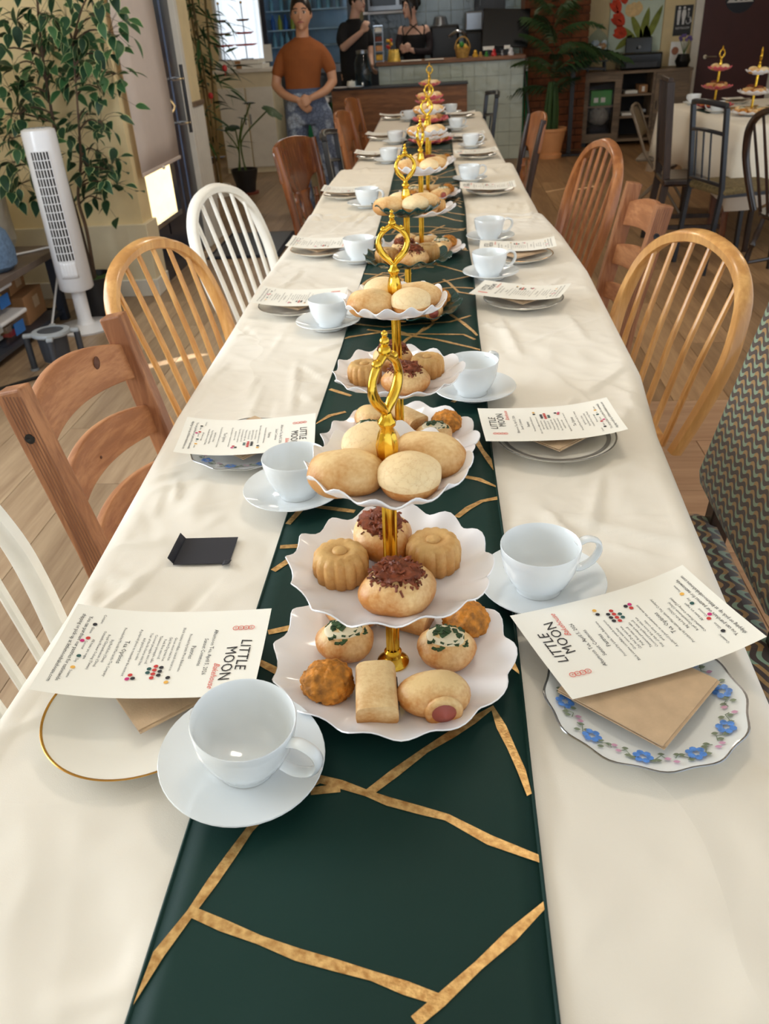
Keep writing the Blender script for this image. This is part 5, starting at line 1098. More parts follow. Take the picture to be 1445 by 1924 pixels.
# chairs around it
fc = thing('folding_chair', 'beige metal folding chair at the corner of the side table', 'chair', (1.66, 6.72, 0), -.35); fc.scale = (.92, .92, .87)
for s_ in (-1, 1):
    MB().tube([(.22, s_*.20, 0), (-.12, s_*.20, .50), (-.24, s_*.19, .80)], .0115, 8).build('frame_tube', 'tan_metal', fc); MB().tube([(-.24, s_*.18, 0), (.16, s_*.18, .44)], .0105, 8).build('rear_leg', 'tan_metal', fc)
    for x_, y in ((.22, .20), (-.24, .18)): MB().lathe([(0, 0), (.016, 0), (.016, .03), (0, .032)], 10, Matrix.Translation((x_, s_*y, 0))).build('foot_cap', 'black_plastic', fc)
MB().tube(spline([(-.24, -.19, .80), (-.265, -.15, .85), (-.27, 0, .865), (-.265, .15, .85), (-.24, .19, .80)], 4), .0115, 8).build('top_tube', 'tan_metal', fc)
MB().grid(lambda u, v_: (-.265+.10*(1-v_)-.012*sin(pi*u), (u-.5)*.37, .62+.22*v_), 10, 6).build('backrest', 'tan_metal', fc, thick=.01)
MB().box((.0, 0, .45), (.38, .39, .03)).build('seat', 'tan_pad', fc, smooth=False, bevel=.012)
tc = thing('tall_back_chair', 'tall dark wooden chair with narrow upright back at the side table', 'chair', (1.60, 5.65, 0), -.08); tc.scale = (1, 1, .90)
for s_ in (-1, 1):
    MB().tube([(-.24, s_*.16, 0), (-.19, s_*.16, .45), (-.23, s_*.15, 1.08)], [(.022, .016)]*3, sec=SQ, up=(1, 0, 0)).build('rear_post', 'tall_dark', tc, smooth=False, bevel=.003); MB().tube([(.19, s_*.18, 0), (.19, s_*.18, .44)], .02, sec=SQ).build('front_leg', 'brown', tc, smooth=False); MB().box((0, s_*.17, .15), (.36, .02, .03)).build('stretcher', 'tall_dark', tc, smooth=False)
MB().tube(spline([(-.232, -.16, 1.09), (-.25, 0, 1.10), (-.232, .16, 1.09)], 5), [(.014, .014)]*11, sec=RSQ).build('crest_rail', 'tall_dark', tc); MB().box((-.195, 0, .56), (.02, .32, .03)).build('lower_rail', 'tall_dark', tc, smooth=False)
for y in (-.09, -.03, .03, .09): MB().tube([(-.197, y, .56), (-.236, y*.95, 1.085)], .009, sec=SQ).build('back_slat', 'tall_dark', tc, smooth=False)
MB().box((0, 0, .455), (.42, .40, .05)).build('seat', 'espresso', tc, smooth=False, bevel=.015)
metal_chair('black metal chair with woven pad at the side table', (1.68, 5.05, 0), .26, top=.90)
windsor('dark hoop-back chair with carved splat at the side table', (1.78, 4.28, 0), .45, 'espresso', 'dark carved chairs', splat=True, name='carved_splat_chair', hz=.97)
# ------------------------------------------------------------------ left desk corner
dk = thing('desk', 'dark wood desk on a metal frame in the left corner', 'desk', (-2.45, 3.25, 0))
MB().box((0, .04, .3675), (.60, 2.42, .035)).build('desktop', 'desk_wood', dk, smooth=False, bevel=.003)
for y in (-.9, .0, 1.12):
    for x_ in (-.26, .27): MB().box((x_, y, .175), (.045, .045, .35)).build('leg', 'desk_frame', dk, smooth=False)
    MB().box((0, y, .045), (.54, .04, .03)).build('foot_rail', 'desk_frame', dk, smooth=False)
MB().box((0, .1, .05), (.56, 2.1, .02)).build('lower_shelf', 'desk_frame', dk, smooth=False)
clear_glass('tub_clear', (.9, .92, .95, 1))
def tub(label, loc, cols):
    o = thing('storage_tub', label, 'storage box', loc, 0, 'toy tubs'); MB().box((0, 0, .055), (.34, .24, .11), taper=1.06).build('tub', 'tub_clear', o, smooth=False, bevel=.01)
    MB().box((0, 0, .121), (.38, .28, .022)).build('lid', 'white_plastic', o, smooth=False, bevel=.008); MB().box((.182, .03, .06), (.004, .10, .06)).build('label', 'blue_label', o, smooth=False)
    for k in range(14): MB().box((R_.uniform(-.12, .12), R_.uniform(-.09, .09), .022+.018*(k % 4)), (.06, .05, .03), Matrix.Identity(4)).build('toy_block', cols[k % len(cols)], o, smooth=False)
tub('clear tub of colourful blocks under the desk, lower', (-2.36, 3.83, .0605), ('cardboard', 'red_plastic', 'paper')); tub('clear tub of colourful blocks under the desk, upper', (-2.40, 3.83, .1965), ('yellow', 'red_plastic', 'cardboard'))
for k, (loc, d_) in enumerate((((-2.40, 4.20, .0605), (.30, .28, .15)), ((-2.45, 4.20, .2125), (.26, .22, .085)))):
    o = thing('carton', ('large brown carton under the desk', 'smaller brown carton on the large one under the desk')[k], 'box', loc, .1); MB().box((0, 0, d_[2]/2), d_).build('box', 'cardboard', o, smooth=False, bevel=.003); MB().box((0, 0, d_[2]+.0008), (.05, d_[1], .001)).build('tape', 'kraft', o, smooth=False); MB().box((d_[0]/2+.001, .02, d_[2]*.6), (.001, .08, .06)).build('label', 'kraft', o, smooth=False)
o = thing('knitted_bag', 'blue ribbed fabric bag at the near end of the desk', 'bag', (-2.27, 3.95, .386)); MB().lathe([(0, 0), (.08, 0), (.115, .03), (.12, .10), (.10, .18), (.06, .22), (0, .23)], 30, fr=lambda a, r, z: 1+.02*sin(12*a), fz=lambda a, r, z: .004*sin(z*180)).build('body', 'blue_knit', o); MB().tube(spline([(-.05, 0, .2), (-.03, 0, .30), (.03, 0, .30), (.05, 0, .2)], 5), .008, 6).build('handle', 'blue_knit', o)
o = thing('clear_bag', 'crinkled clear plastic bag standing on the desk by the wall', 'bag', (-2.52, 4.45, .386)); plain('clear_film', rgb(190, 184, 172), .3, var=.15, vs=14); MB().lathe([(0, 0), (.10, 0), (.13, .05), (.12, .18), (.13, .30), (.09, .36)], 26, fr=lambda a, r, z: 1+.07*sin(7*a+z*20)).build('film', 'clear_film', o); MB().lathe([(.02, .34), (.03, .36), (.02, .38)], 12).build('tie', 'paper', o)
o = thing('power_cable', 'white cable running across the desk and down to the floor', 'cable', (0, 0, 0)); MB().tube(spline([(-2.30, 4.02, .393), (-2.36, 4.18, .393), (-2.25, 4.32, .393), (-2.15, 4.40, .393), (-2.125, 4.36, .33), (-2.13, 4.20, .15), (-2.09, 3.98, .008), (-2.06, 4.1, .008), (-2.03, 4.14, .008)], 8), .006, 8).build('cord', 'white_plastic', o)
# low grey stool
so = thing('step_stool', 'low grey round stool with four dark legs in front of the desk', 'stool', (-1.885, 3.60, 0)); so.scale = (.70, .70, .82)
MB().lathe([(0, .215), (.085, .215), (.088, .222), (0, .226)], 28).build('pad', 'dark_grey', so); MB().lathe([(.085, .20), (.125, .20), (.13, .21), (.125, .222), (.088, .226), (.085, .20)], 32).build('rim', 'grey_plastic', so)
MB().lathe([(0, .05), (.09, .05), (.10, .19), (0, .19)], 24).build('drum', 'dark_grey', so)
for k in range(4):
    a = k*pi/2+.35; MB().box((.15, 0, .207), (.07, .045, .022), Matrix.Rotation(a, 4, 'Z')).build('lug', 'grey_plastic', so, smooth=False, bevel=.008); l_ = MB().tube([(.165*cos(a), .165*sin(a), .2), (.165*cos(a), .165*sin(a), .012)], .022, 12).build('leg', 'dark_grey', so); MB().lathe([(0, 0), (.028, 0), (.028, .012), (0, .014)], 14, Matrix.Translation((.165*cos(a), .165*sin(a), 0))).build('foot', 'grey_plastic', l_)
o = tag(MB().tube(spline([(-2.3, 3.0, .008), (-2.1, 3.25, .008), (-1.95, 3.42, .008), (-1.86, 3.5, .008)], 8), .008, 6).build('black_cable', 'black_plastic'), 'thick black cable on the floor by the low stool', 'cable')
# tower fan
tf = thing('tower_fan', 'white tower fan with slatted grille standing on a round base', 'fan', (-1.985, 4.20, 0), .1); tf.scale = (1.05, 1.05, .905)
MB().lathe([(0, 0), (.15, 0), (.155, .012), (.10, .022), (.05, .03), (0, .03)], 36).build('base', 'white_plastic', tf)
MB().lathe([(.05, .025), (.042, .04), (.036, .06), (.036, .26)], 24).build('neck', 'white_plastic', tf)
FR = lambda a, r, z: 1-.10*abs(sin(a))**3
MB().lathe([(0, .24), (.078, .24), (.085, .25), (.078, 1.08), (.075, 1.10), (.06, 1.108), (0, 1.108)], 40).build('body', 'white_plastic', tf)
gr = MB()
def gp(u, z): a = -pi/2+.10+(u-.5)*1.05; r = .0845-.007*(z-.25)/.83+.002; return (r*cos(a), r*sin(a), z)
gr.grid(lambda u, v_: gp(u, .42+v_*.58), 10, 20); grl = gr.build('grille_backing', 'dark_inside', tf)
for k in range(7): MB().tube([gp(k/6, .42+i*.0290) for i in range(21)], .0028, 5).build('grille_bar', 'white_plastic', grl)
for k in range(14): MB().tube([gp(i/8, .42+k*.0446) for i in range(9)], .0026, 5).build('grille_ring', 'white_plastic', grl)
MB().grid(lambda u, v_: tuple(Vector(gp(u, .32+v_*.10))*1.0), 10, 4).build('outlet_panel', 'white_plastic', tf, thick=.003)
for k in range(6): MB().tube([gp(.1+k*.16, .33), gp(.1+k*.16, .415)], .0016, 5).build('rib', 'white_plastic', tf)
for k in range(4): MB().lathe([(0, 0), (.008, 0), (.008, .004), (0, .005)], 12, Matrix.Translation((-.035+.023*k, -.02, 1.107))).build('button', 'grey_plastic', tf)
MB().grid(lambda u, v_: (-.05+.1*u, .01+.03*v_, 1.1085), 4, 2).build('control_strip', 'grey_plastic', tf, thick=.001)
o = thing('door_mat', 'black door mat by the glazed door', 'mat', (-1.42, 6.05, 0)); MB().box((0, 0, .006), (.52, .80, .012)).build('pad', 'mat_black', o, smooth=False, bevel=.004); MB().box((0, 0, .0135), (.46, .74, .003)).build('pile', 'door_black', o, smooth=False)
# ------------------------------------------------------------------ plants
def leafmat(name, c1, c2):
    t = NT(name); oi = t.n('ShaderNodeObjectInfo'); v = t.coord('Object'); n = t.noise(v, 30., 2)
    t.base(t.ramp(t.math('ADD', t.math('MULTIPLY', oi.outputs['Random'], .7), t.math('MULTIPLY', n, .3)), ((.1, c2), (.9, c1)))); t.set(rough=.5, spec=.3); M[name] = t.m
leafmat('ficus_leaf', rgb(56, 98, 56), rgb(24, 54, 38)); plain('leaf_edge', rgb(176, 190, 130), .5); leafmat('bamboo_leaf', rgb(66, 104, 54), rgb(24, 50, 36)); leafmat('palm_leaf', rgb(64, 92, 48), rgb(26, 46, 30)); leafmat('philo_leaf', rgb(70, 100, 58), rgb(36, 62, 40))
def leaf_mesh(name, L, Wd, m1, m2=None, n=8, droop=.25, tip=1.0):
    m_ = MB(); cols = [-1, -.88, 0, .88, 1]; rows = []
    for i in range(n+1):
        t = i/n; w_ = Wd*sin(pi*min(1, t**.8*1.0))**.9*(1-.35*t)*1.15; rows.append([(L*t, c*w_/1.0, -droop*L*t*t+.18*abs(c)*w_) for c in cols])
    vs = [p for r in rows for p in r]; fs = [(i*5+j, (i+1)*5+j, (i+1)*5+j+1, i*5+j+1) for i in range(n) for j in range(4)]
    me = m_.add(vs, fs).mesh(name, True, 180); me.materials.append(M[m1])
    if m2:
        me.materials.append(M[m2])
        for p in me.polygons: p.material_index = 1 if p.index % 4 in (0, 3) else 0
    return me
def place(me, name, par, loc, d, roll, sc):
    o = link(name, me, None, par); X = Vector(d).normalized(); Y = Vector((0, 0, 1)).cross(X)
    if Y.length < .05: Y = Vector((0, 1, 0))
    Y.normalize(); Z = X.cross(Y); mt = Matrix((X, Y, Z)).transposed() @ Matrix.Rotation(roll, 3, 'X')
    o.rotation_euler = mt.to_euler(); o.location = loc; o.scale = (sc,)*3; return o
rr = random.Random(12)
fp = thing('ficus_tree', 'artificial variegated ficus tree in a dark pot behind the tower fan', 'tree', (-2.0, 4.46, 0)); B0 = Vector((-2.0, 4.46, 0))
MB().lathe([(0, 0), (.10, 0), (.125, .20), (.13, .22), (.12, .22), (.11, .19), (0, .19)], 28).build('pot', 'pot_black', fp); MB().lathe([(0, .20), (.118, .195)], 20, fz=lambda a, r, z: .012*sin(7*a)*(r > .05)).build('moss', 'moss', fp)
tk1 = [Vector(p) for p in ((0, 0, .18), (-.03, .05, .5), (-.05, .06, .8), (-.04, .06, 1.0), (-.01, .05, 1.3), (.06, .05, 1.7))]; tk2 = [Vector(p) for p in ((.0, .02, .18), (.01, .04, .45), (-.0, .05, .62), (.06, .05, .80), (.10, .05, 1.0), (.16, .05, 1.35))]
MB().tube(spline(tk1, 6), [.014-.0003*i for i in range(31)], 8).build('trunk', 'trunk', fp); MB().tube(spline(tk2, 6), [.011-.0002*i for i in range(31)], 8).build('trunk', 'trunk', fp)
FL = leaf_mesh('leaf', .082, .0235, 'ficus_leaf', 'leaf_edge')
CLU = [(30, 40, 1), (75, 25, 1), (125, 35, 1), (180, 30, 1), (205, 60, 1), (60, 85, 1), (105, 90, 1), (150, 85, 1), (195, 105, 1), (215, 140, 1), (25, 125, 1), (70, 135, 1), (120, 140, 1), (165, 140, 1), (185, 165, .8), (20, 170, 1), (60, 180, .8), (35, 215, 1), (70, 225, .7), (20, 260, 1), (60, 255, .8), (25, 305, 1), (65, 300, .8), (40, 345, 1), (165, 215, .8), (190, 230, .8), (150, 265, .8), (185, 285, .9), (165, 310, .9), (205, 320, 1), (185, 345, .9), (215, 350, .8), (190, 375, .5), (-20, 100, 1), (-20, 220, 1), (110, -20, 1), (180, -30, 1), (40, -30, 1)]
br = MB(); cnt = 0; extra = MB()
for (px, py, dn) in CLU:
    yy = rr.uniform(4.30, 4.70); c = aty(px, py, yy)-B0; tr = min(spline(tk1, 6)+spline(tk2, 6), key=lambda q: (q-c).length+(0 if q.z < c.z else .25)); br.tube(spline([tr, (tr+c)/2+Vector((0, 0, .03)), c], 4), [.006-.0004*i for i in range(9)], 5)
    for k in range(int(15*dn)):
        off = Vector((rr.gauss(0, .056), rr.gauss(0, .06), rr.gauss(0, .05))); q = c+off; q.y = min(q.y, .26); d = Vector((off.x*6+rr.uniform(-.6, .6), off.y*3-.25+rr.uniform(-.4, .2), -.30+rr.uniform(-.5, .5))); d.y = min(d.y, .1)
        if cnt < 300:
            place(FL, 'leaf', fp, q, d, rr.uniform(-.7, .7), rr.uniform(.8, 1.25))
        else:
            o = place(FL, 'tmp', None, q, d, rr.uniform(-.7, .7), rr.uniform(.8, 1.2)); mt = o.matrix_basis.copy(); extra.add([v.co for v in FL.vertices], [tuple(p.vertices) for p in FL.polygons], mt); bpy.data.objects.remove(o)
        br.tube([c, (c+q)/2+Vector((0, 0, .012)), q], .0009, 4); cnt += 1
br.build('branches', 'trunk', fp)
if extra.v: 
    eo = stuff(extra.build('foliage', 'ficus_leaf', fp)); eo.data.materials.append(M['leaf_edge'])
    for p in eo.data.polygons: p.material_index = 1 if p.index % 4 in (0, 3) else 0
# bamboo
bm = thing('bamboo_plant', 'tall artificial bamboo with red ornaments beside the glazed door', 'plant', (-2.22, 8.25, 0)); B0 = Vector((-2.22, 8.25, 0))
MB().lathe([(0, 0), (.11, 0), (.13, .10), (.12, .10), (0, .09)], 24).build('planter', 'paper', bm)
canes = []
for k, (x0, y0, x1) in enumerate(((-.06, 0, -.12), (.0, .03, -.03), (.05, -.03, .03), (.02, .05, .12), (-.03, -.05, -.22))):
    pts = [Vector((x0+(x1-x0)*t, y0*(1+t), .08+1.75*t)) for t in [i/10 for i in range(11)]]; canes.append(pts)
    MB().tube(pts, .011, 8).build('cane', 'cane', bm)
    MB().tube([pts[0], pts[0]], .001, 3)
BL = leaf_mesh('leaf', .22, .0115, 'bamboo_leaf', None, 8, .45); BL2 = leaf_mesh('leaf', .17, .0135, 'bamboo_leaf', None, 8, .15)
for k in range(295):
    z = rr.uniform(.40, 1.75) if k % 3 else rr.uniform(.9, 1.7); pts = rr.choice(canes); b = pts[min(10, max(0, int((z-.08)/.175)))]; a = rr.uniform(0, 6.28); sp_ = rr.uniform(.03, .20); q = Vector((b.x+sp_*cos(a)*1.25, b.y+sp_*sin(a), z)); place(rr.choice((BL, BL2)), 'leaf', bm, q, (cos(a), sin(a), rr.uniform(-.7, .4)), rr.uniform(-1, 1), rr.uniform(.7, 1.15))
for (px, py) in ((422, 128), (396, 180), (350, 60)):
    c = aty(px, py, 8.15)-B0; o = MB().lathe([(0, -.03), (.018, -.02), (.024, 0), (.018, .02), (0, .03)], 12, Matrix.Translation(c)).build('lantern', 'red_plastic', bm); MB().tube([c+Vector((0, 0, -.03)), c+Vector((0, 0, -.06))], .004, 5).build('tassel', 'ribbon', o)
# big leaf plant
ph = thing('philodendron', 'philodendron with lobed leaves in a black pot on a red saucer', 'plant', (-1.95, 8.30, 0)); B0 = Vector((-1.95, 8.30, 0))
MB().lathe([(0, 0), (.115, 0), (.12, .02), (.11, .022), (0, .02)], 24).build('saucer', 'saucer_red', ph)
MB().lathe([(0, .0225), (.088, .0225), (.10, .10), (.125, .19), (.13, .23), (.12, .23), (.115, .20), (0, .19)], 28).build('pot', 'pot_black', ph); MB().lathe([(0, .205), (.116, .2)], 18, fz=lambda a, r, z: .01*sin(5*a)*(r > .05)).build('soil', 'soil', ph)
def lobed(L, n=7):
    pts = []
    for i in range(64):
        a = 2*pi*i/64; r = L*(.55+.18*cos(a)+.16*abs(cos(n*a/2))*(1 if cos(a) > -.6 else .3)); pts.append((r*cos(a), r*sin(a)*.85))
    m_ = MB(); vs = [(0, 0, 0)]+[(x_*.55, y*.55, .03*L) for x_, y in pts]+[(x_, y, -.15*hypot(x_, y)**2/L) for x_, y in pts]; N = 64
    fs = [(0, 1+i, 1+(i+1) % N) for i in range(N)]+[(1+i, 1+N+i, 1+N+(i+1) % N, 1+(i+1) % N) for i in range(N)]; me = m_.add(vs, fs).mesh('leaf', True, 180); me.materials.append(M['philo_leaf']); return me
LB = lobed(.16)
for k, (px, py, bx, d, sc) in enumerate(((472, 193, .01, (-.9, -.4, .1), .62), (508, 205, .02, (.8, -.5, -.55), 1.05), (440, 238, -.05, (-.6, -.6, -.1), .75), (455, 222, -.04, (.6, -.6, 0), .6), (420, 245, -.06, (-.8, .2, .2), .6))):
    c = aty(px, py, 8.2)-B0; MB().tube(spline([(bx, 0, .2), (bx*.5, 0, .2+(c.z-.2)*.5), (c.x*.8, c.y*.8, .2+(c.z-.2)*.93), c], 6), .007, 6).build('stalk', 'stem_green', ph); place(LB, 'leaf', ph, c, d, rr.uniform(-.3, .3), sc)
# palm
pa = thing('potted_palm', 'dark green palm in a terracotta pot against the brick pier', 'palm', (1.17, 9.80, 0)); B0 = Vector((1.17, 9.80, 0))
MB().lathe([(0, 0), (.13, 0), (.135, .02), (.135, .045), (.12, .05), (.165, .27), (.175, .275), (.175, .305), (.16, .305), (.15, .27), (0, .26)], 32).build('pot', 'terracotta', pa); MB().lathe([(0, .28), (.155, .27)], 18).build('soil', 'soil', pa)
for k in range(6): a = k*1.05; MB().tube(spline([(.05*cos(a), .05*sin(a), .25), (.055*cos(a), .055*sin(a), .5), (.03*cos(a), .03*sin(a), .75)], 4), [.030-.0015*i for i in range(9)], 8).build('stem', 'palm_leaf', pa)
def frond(L, droop, nl, ll, seed):
    r_ = random.Random(seed); m_ = MB(); pts = [Vector((L*t, 0, .55*L*t-droop*L*t*t)) for t in [i/14 for i in range(15)]]; m_.tube(pts, [.006-.0003*i for i in range(15)], 5)
    for i in range(nl):
        t = .12+.88*i/nl; p = Vector((L*t, 0, .55*L*t-droop*L*t*t))
        for s_ in (-1, 1):
            l = ll*(sin(pi*min(1, t*.85+.12))**.6); d = Vector((.75, s_*.8, -.15-.25*r_.random())).normalized(); q = p+d*l*.55; e = p+d*l+Vector((0, 0, -l*.38)); w_ = Vector((.010, -s_*.004, .006)); m_.add([p-w_*.5, p+w_*.5, q+w_*.8, q-w_*.8, e], [(0, 1, 2, 3), (3, 2, 4)])
    me = m_.mesh('frond', True, 180); me.materials.append(M['palm_leaf']); return me
FRD = [frond(.62, .45, 22, .20, 1), frond(.70, .75, 24, .22, 2), frond(.5, .3, 20, .18, 3)]
for k in range(24):
    z = .62+.042*k; a = k*2.399+.4; o = link('frond', FRD[k % 3], None, pa); o.location = (0, 0, z); o.rotation_euler = (0, -rr.uniform(.0, .55), a); o.scale = (rr.uniform(.55, .85),)*3
o = link('frond', FRD[1], None, pa, loc=(0.04, -.03, .86)); o.rotation_euler = (0, -.25, -.12); o.scale = (1.05,)*3
o = link('frond', FRD[1], None, pa, loc=(0.04, -.03, .98)); o.rotation_euler = (0, -.05, -.35); o.scale = (.95,)*3
# display stands in the window
plain('tier_brown', rgb(120, 84, 56), .5)
for k, (px, mt, lab) in enumerate(((420, ('red_plastic', 'tier_brown', 'tier_brown'), 'tiered display stand with brown trays in the bright window'), (460, ('red_plastic', 'red_plastic', 'tier_brown'), 'tiered display stand with red trays in the bright window'))):
    q = aty(px, 80, 9.95); o = thing('display_stand', lab, 'cake stand', (q.x, 9.92+.06*k, 1.116)); MB().tube([(0, 0, 0), (0, 0, .52)], .006, 8).build('pole', 'steel', o)
    MB().lathe([(0, 0), (.07, 0), (.07, .01), (0, .015)], 20).build('base', 'steel', o)
    for i, (z, R) in enumerate(((.13, .125), (.24, .10), (.36, .07))): MB().lathe([(0, z), (.7*R, z), (R, z+.015), (.98*R, z+.019), (.68*R, z+.005), (0, z+.005)], 40, fr=lambda a, r, zz: 1+.05*cos(12*a)*(r > .03)).build('tray', mt[i], o)
    MB().sphere((0, 0, .53), .014, 10, 8).build('finial', 'gold', o)
# ------------------------------------------------------------------ people
plain('skin', rgb(206, 154, 122), .5, var=.05, vs=12); plain('skin_pale', rgb(222, 180, 160), .5, var=.05, vs=12); plain('hair', rgb(24, 20, 20), .35, var=.3, vs=30); plain('tee_brown', rgb(150, 84, 38), .85, var=.08, vs=10, bump=.3, bs=18, bd=.01); plain('tee_black', rgb(24, 24, 28), .85, var=.1); plain('lip', rgb(170, 96, 90), .5); plain('eye_dark', rgb(26, 18, 16), .2); plain('eye_white', rgb(220, 214, 208), .3); plain('lace', rgb(40, 32, 38), .8, var=.3, vs=120)
t = NT('floral_denim'); v = t.coord('Object'); vo = t.n('ShaderNodeTexVoronoi', feature='F1'); vo.inputs['Scale'].default_value = 9.; t.l(v, vo.inputs['Vector']); w = t.n('ShaderNodeTexVoronoi', feature='DISTANCE_TO_EDGE'); w.inputs['Scale'].default_value = 34.; t.l(v, w.inputs['Vector'])
fl2 = t.ramp(vo.outputs['Distance'], ((0., rgb(140, 150, 170)), (.18, rgb(168, 182, 204)), (.36, rgb(176, 192, 214)), (.50, rgb(112, 126, 154)))); edge = t.ramp(w.outputs[0], ((.02, rgb(60, 72, 104)), (.10, rgb(255, 255, 255)))); t.base(t.mix(.5, fl2, edge, 'MULTIPLY')); t.set(rough=.85); M['floral_denim'] = t.m
def limb(m_, pts, rad, n=12):
    P_ = [Vector(p) for p in pts]; m_.tube(spline(P_, 4) if len(P_) > 2 else P_, [interp([(i*4 if len(P_) > 2 else i, r) for i, r in enumerate(rad)], j) if not hasattr(rad[0], '__len__') else (interp([(i*4, r[0]) for i, r in enumerate(rad)], j), interp([(i*4, r[1]) for i, r in enumerate(rad)], j)) for j in range((len(P_)-1)*4+1 if len(P_) > 2 else 2)], n)
    for p, r in ((P_[0], rad[0]), (P_[-1], rad[-1])): rr_ = r[0] if hasattr(r, '__len__') else r; m_.sphere(p, rr_*.98, 12, 8)
def torso(m_, secs, n=20):
    vs = []; 
    for (z, rx, ry, cx_, cy_) in secs: vs += [(cx_+rx*cos(2*pi*i/n), cy_+ry*sin(2*pi*i/n), z) for i in range(n)]
    k = len(secs); fs = [(i*n+j, i*n+(j+1) % n, (i+1)*n+(j+1) % n, (i+1)*n+j) for i in range(k-1) for j in range(n)]+[tuple(range(n-1, -1, -1)), tuple((k-1)*n+j for j in range(n))]; m_.add(vs, fs)
def hand(m_, w, d, nrm, side, curl=.5, s=1.0):
    d = Vector(d).normalized(); nrm = Vector(nrm); nrm = (nrm-d*nrm.dot(d)).normalized(); sd = d.cross(nrm)*side; w = Vector(w)
    for k in range(4):
        o_ = (k-1.5)*.0185*s; b = w+d*.075*s+sd*o_; L = (.062, .07, .066, .052)[k]*s; a1 = curl*.8; p1 = b+(d*cos(a1)-nrm*sin(a1))*L*.5; a2 = curl*1.7; p2 = p1+(d*cos(a2)-nrm*sin(a2))*L*.5
        m_.tube([w+d*.02+sd*o_*.7, b], [.012*s, .0105*s], 8); m_.tube([b, p1, p2], [.0098*s, .0088*s, .0072*s], 8); m_.sphere(p2, .0072*s, 8, 6); m_.sphere(b, .0105*s, 8, 6)
    t1 = w+d*.022*s+sd*-.026*s; t2 = t1+(d*.6-sd*.7).normalized()*.032*s; t3 = t2+(d*.9-nrm*.3).normalized()*.028*s; m_.tube([w, t1, t2, t3], [.014*s, .013*s, .0105*s, .0085*s], 8); m_.sphere(t3, .0085*s, 8, 6); m_.sphere(w, .020*s, 10, 8)
def head(m_, c, rot, s=1.0):
    Rt = Matrix.Translation(c) @ Matrix.Rotation(rot, 4, 'Z')
    def fn(v_):
        z = v_.z/.108; x_ = v_.x*(1-.20*max(0, -z)**1.3); y = v_.y*(1-.10*max(0, -z)); y -= .010*max(0, -z)
        return tuple(Rt @ (Vector((x_, y, v_.z))*s))
    m_.sphere((0, 0, 0), (.070, .088, .110), 28, 20, fn)
    q = lambda *p: Rt @ (Vector(p)*s)
    m_.tube([q(0, -.080, .012), q(0, -.094, -.016), q(0, -.100, -.030), q(0, -.084, -.038)], [.006*s, .009*s, .0125*s, .008*s], 8)
    for sx in (-1, 1): m_.sphere(q(sx*.069, .008, -.008), (.010*s, .016*s, .027*s), 10, 8)
    m_.sphere(q(0, -.072, -.085), .02*s, 10, 8); m_.tube([q(-.018, -.082, -.058), q(.018, -.082, -.058)], .009*s, 8)
    return Rt
def face(par, Rt, s=1.0, glasses=False):
    q = lambda *p: Rt @ (Vector(p)*s)
    for sx in (-1, 1):
        e = MB().sphere(q(sx*.029, -.078, .004), (.012*s, .007*s, .0065*s), 12, 8).build('eye', 'eye_white', par); MB().sphere(q(sx*.029, -.0835, .004), (.0058*s, .0035*s, .0058*s), 10, 6).build('iris', 'eye_dark', e); MB().tube([q(sx*.017, -.085, .0125), q(sx*.03, -.0855, .0135), q(sx*.043, -.077, .0105)], .0018*s, 5).build('eyelid', 'eye_dark', e)
        MB().tube([q(sx*.014, -.0855, .026), q(sx*.03, -.087, .031), q(sx*.048, -.074, .025)], .0033*s, 6).build('eyebrow', 'hair', par)
    MB().tube([q(-.024, -.0855, -.056), q(-.010, -.0925, -.052), q(0, -.093, -.0535), q(.010, -.0925, -.052), q(.024, -.0855, -.056)], [.002*s, .0055*s, .006*s, .0055*s, .002*s], 8).build('lips', 'lip', par)
    if glasses:
        m_ = MB()
        for sx in (-1, 1): m_.tube([q(sx*.030+.021*cos(a), -.0925, .003+.017*sin(a)) for a in [i*pi/8 for i in range(16)]], .0014*s, 5, closed=True); m_.tube([q(sx*.051, -.092, .006), q(sx*.07, .0, .008)], .0014*s, 5)
        m_.tube([q(-.009, -.0925, .005), q(.009, -.0925, .005)], .0014*s, 5); m_.build('glasses', 'black_plastic', par)
def hair_cap(par, Rt, s=1.0, back=.0, extra=None):
    m_ = MB()
    def fn(v_):
        y, z = v_.y, v_.z
        if y < 0 and z < .050: y = max(y, -.045-(z)*.8 if z > 0 else -.03); 
        if z < -.02: z = -.02+(z+.02)*.35
        return tuple(Rt @ (Vector((v_.x*(1 if z > -.01 else .95), y, z))*s))
    m_.sphere((0, .012, .016), (.0765, .092, .112), 28, 20, fn)
    if extra: extra(m_, lambda *p: Rt @ (Vector(p)*s))
    return m_.build('hair', 'hair', par)
# woman
wo = thing('person', 'woman in brown tee and floral jeans standing with clasped hands', 'person', (-1.10, 7.15, 0))
sk = MB(); hc = Vector((.02, -.01, 1.462)); HR_ = head(sk, hc, .05, 1.08)
limb(sk, [(.012, .012, 1.27), (.014, .008, 1.33), (.018, .004, 1.40)], [.056, .050, .050])
torso(sk, [(.86, .12, .08, -.02, 0), (.98, .11, .08, -.015, 0), (1.10, .13, .085, -.005, 0), (1.22, .13, .08, .005, 0), (1.27, .08, .06, .01, .01)])
limb(sk, [(-.145, .01, 1.21), (-.20, .01, 1.11), (-.232, -.005, .985)], [.036, .041, .037]); limb(sk, [(-.232, -.005, .985), (-.16, -.09, .925), (-.045, -.155, .885)], [.038, .033, .024])
limb(sk, [(.155, .01, 1.215), (.205, .01, 1.12), (.225, -.005, .995)], [.036, .041, .037]); limb(sk, [(.225, -.005, .995), (.17, -.09, .935), (.065, -.15, .895)], [.038, .033, .024])
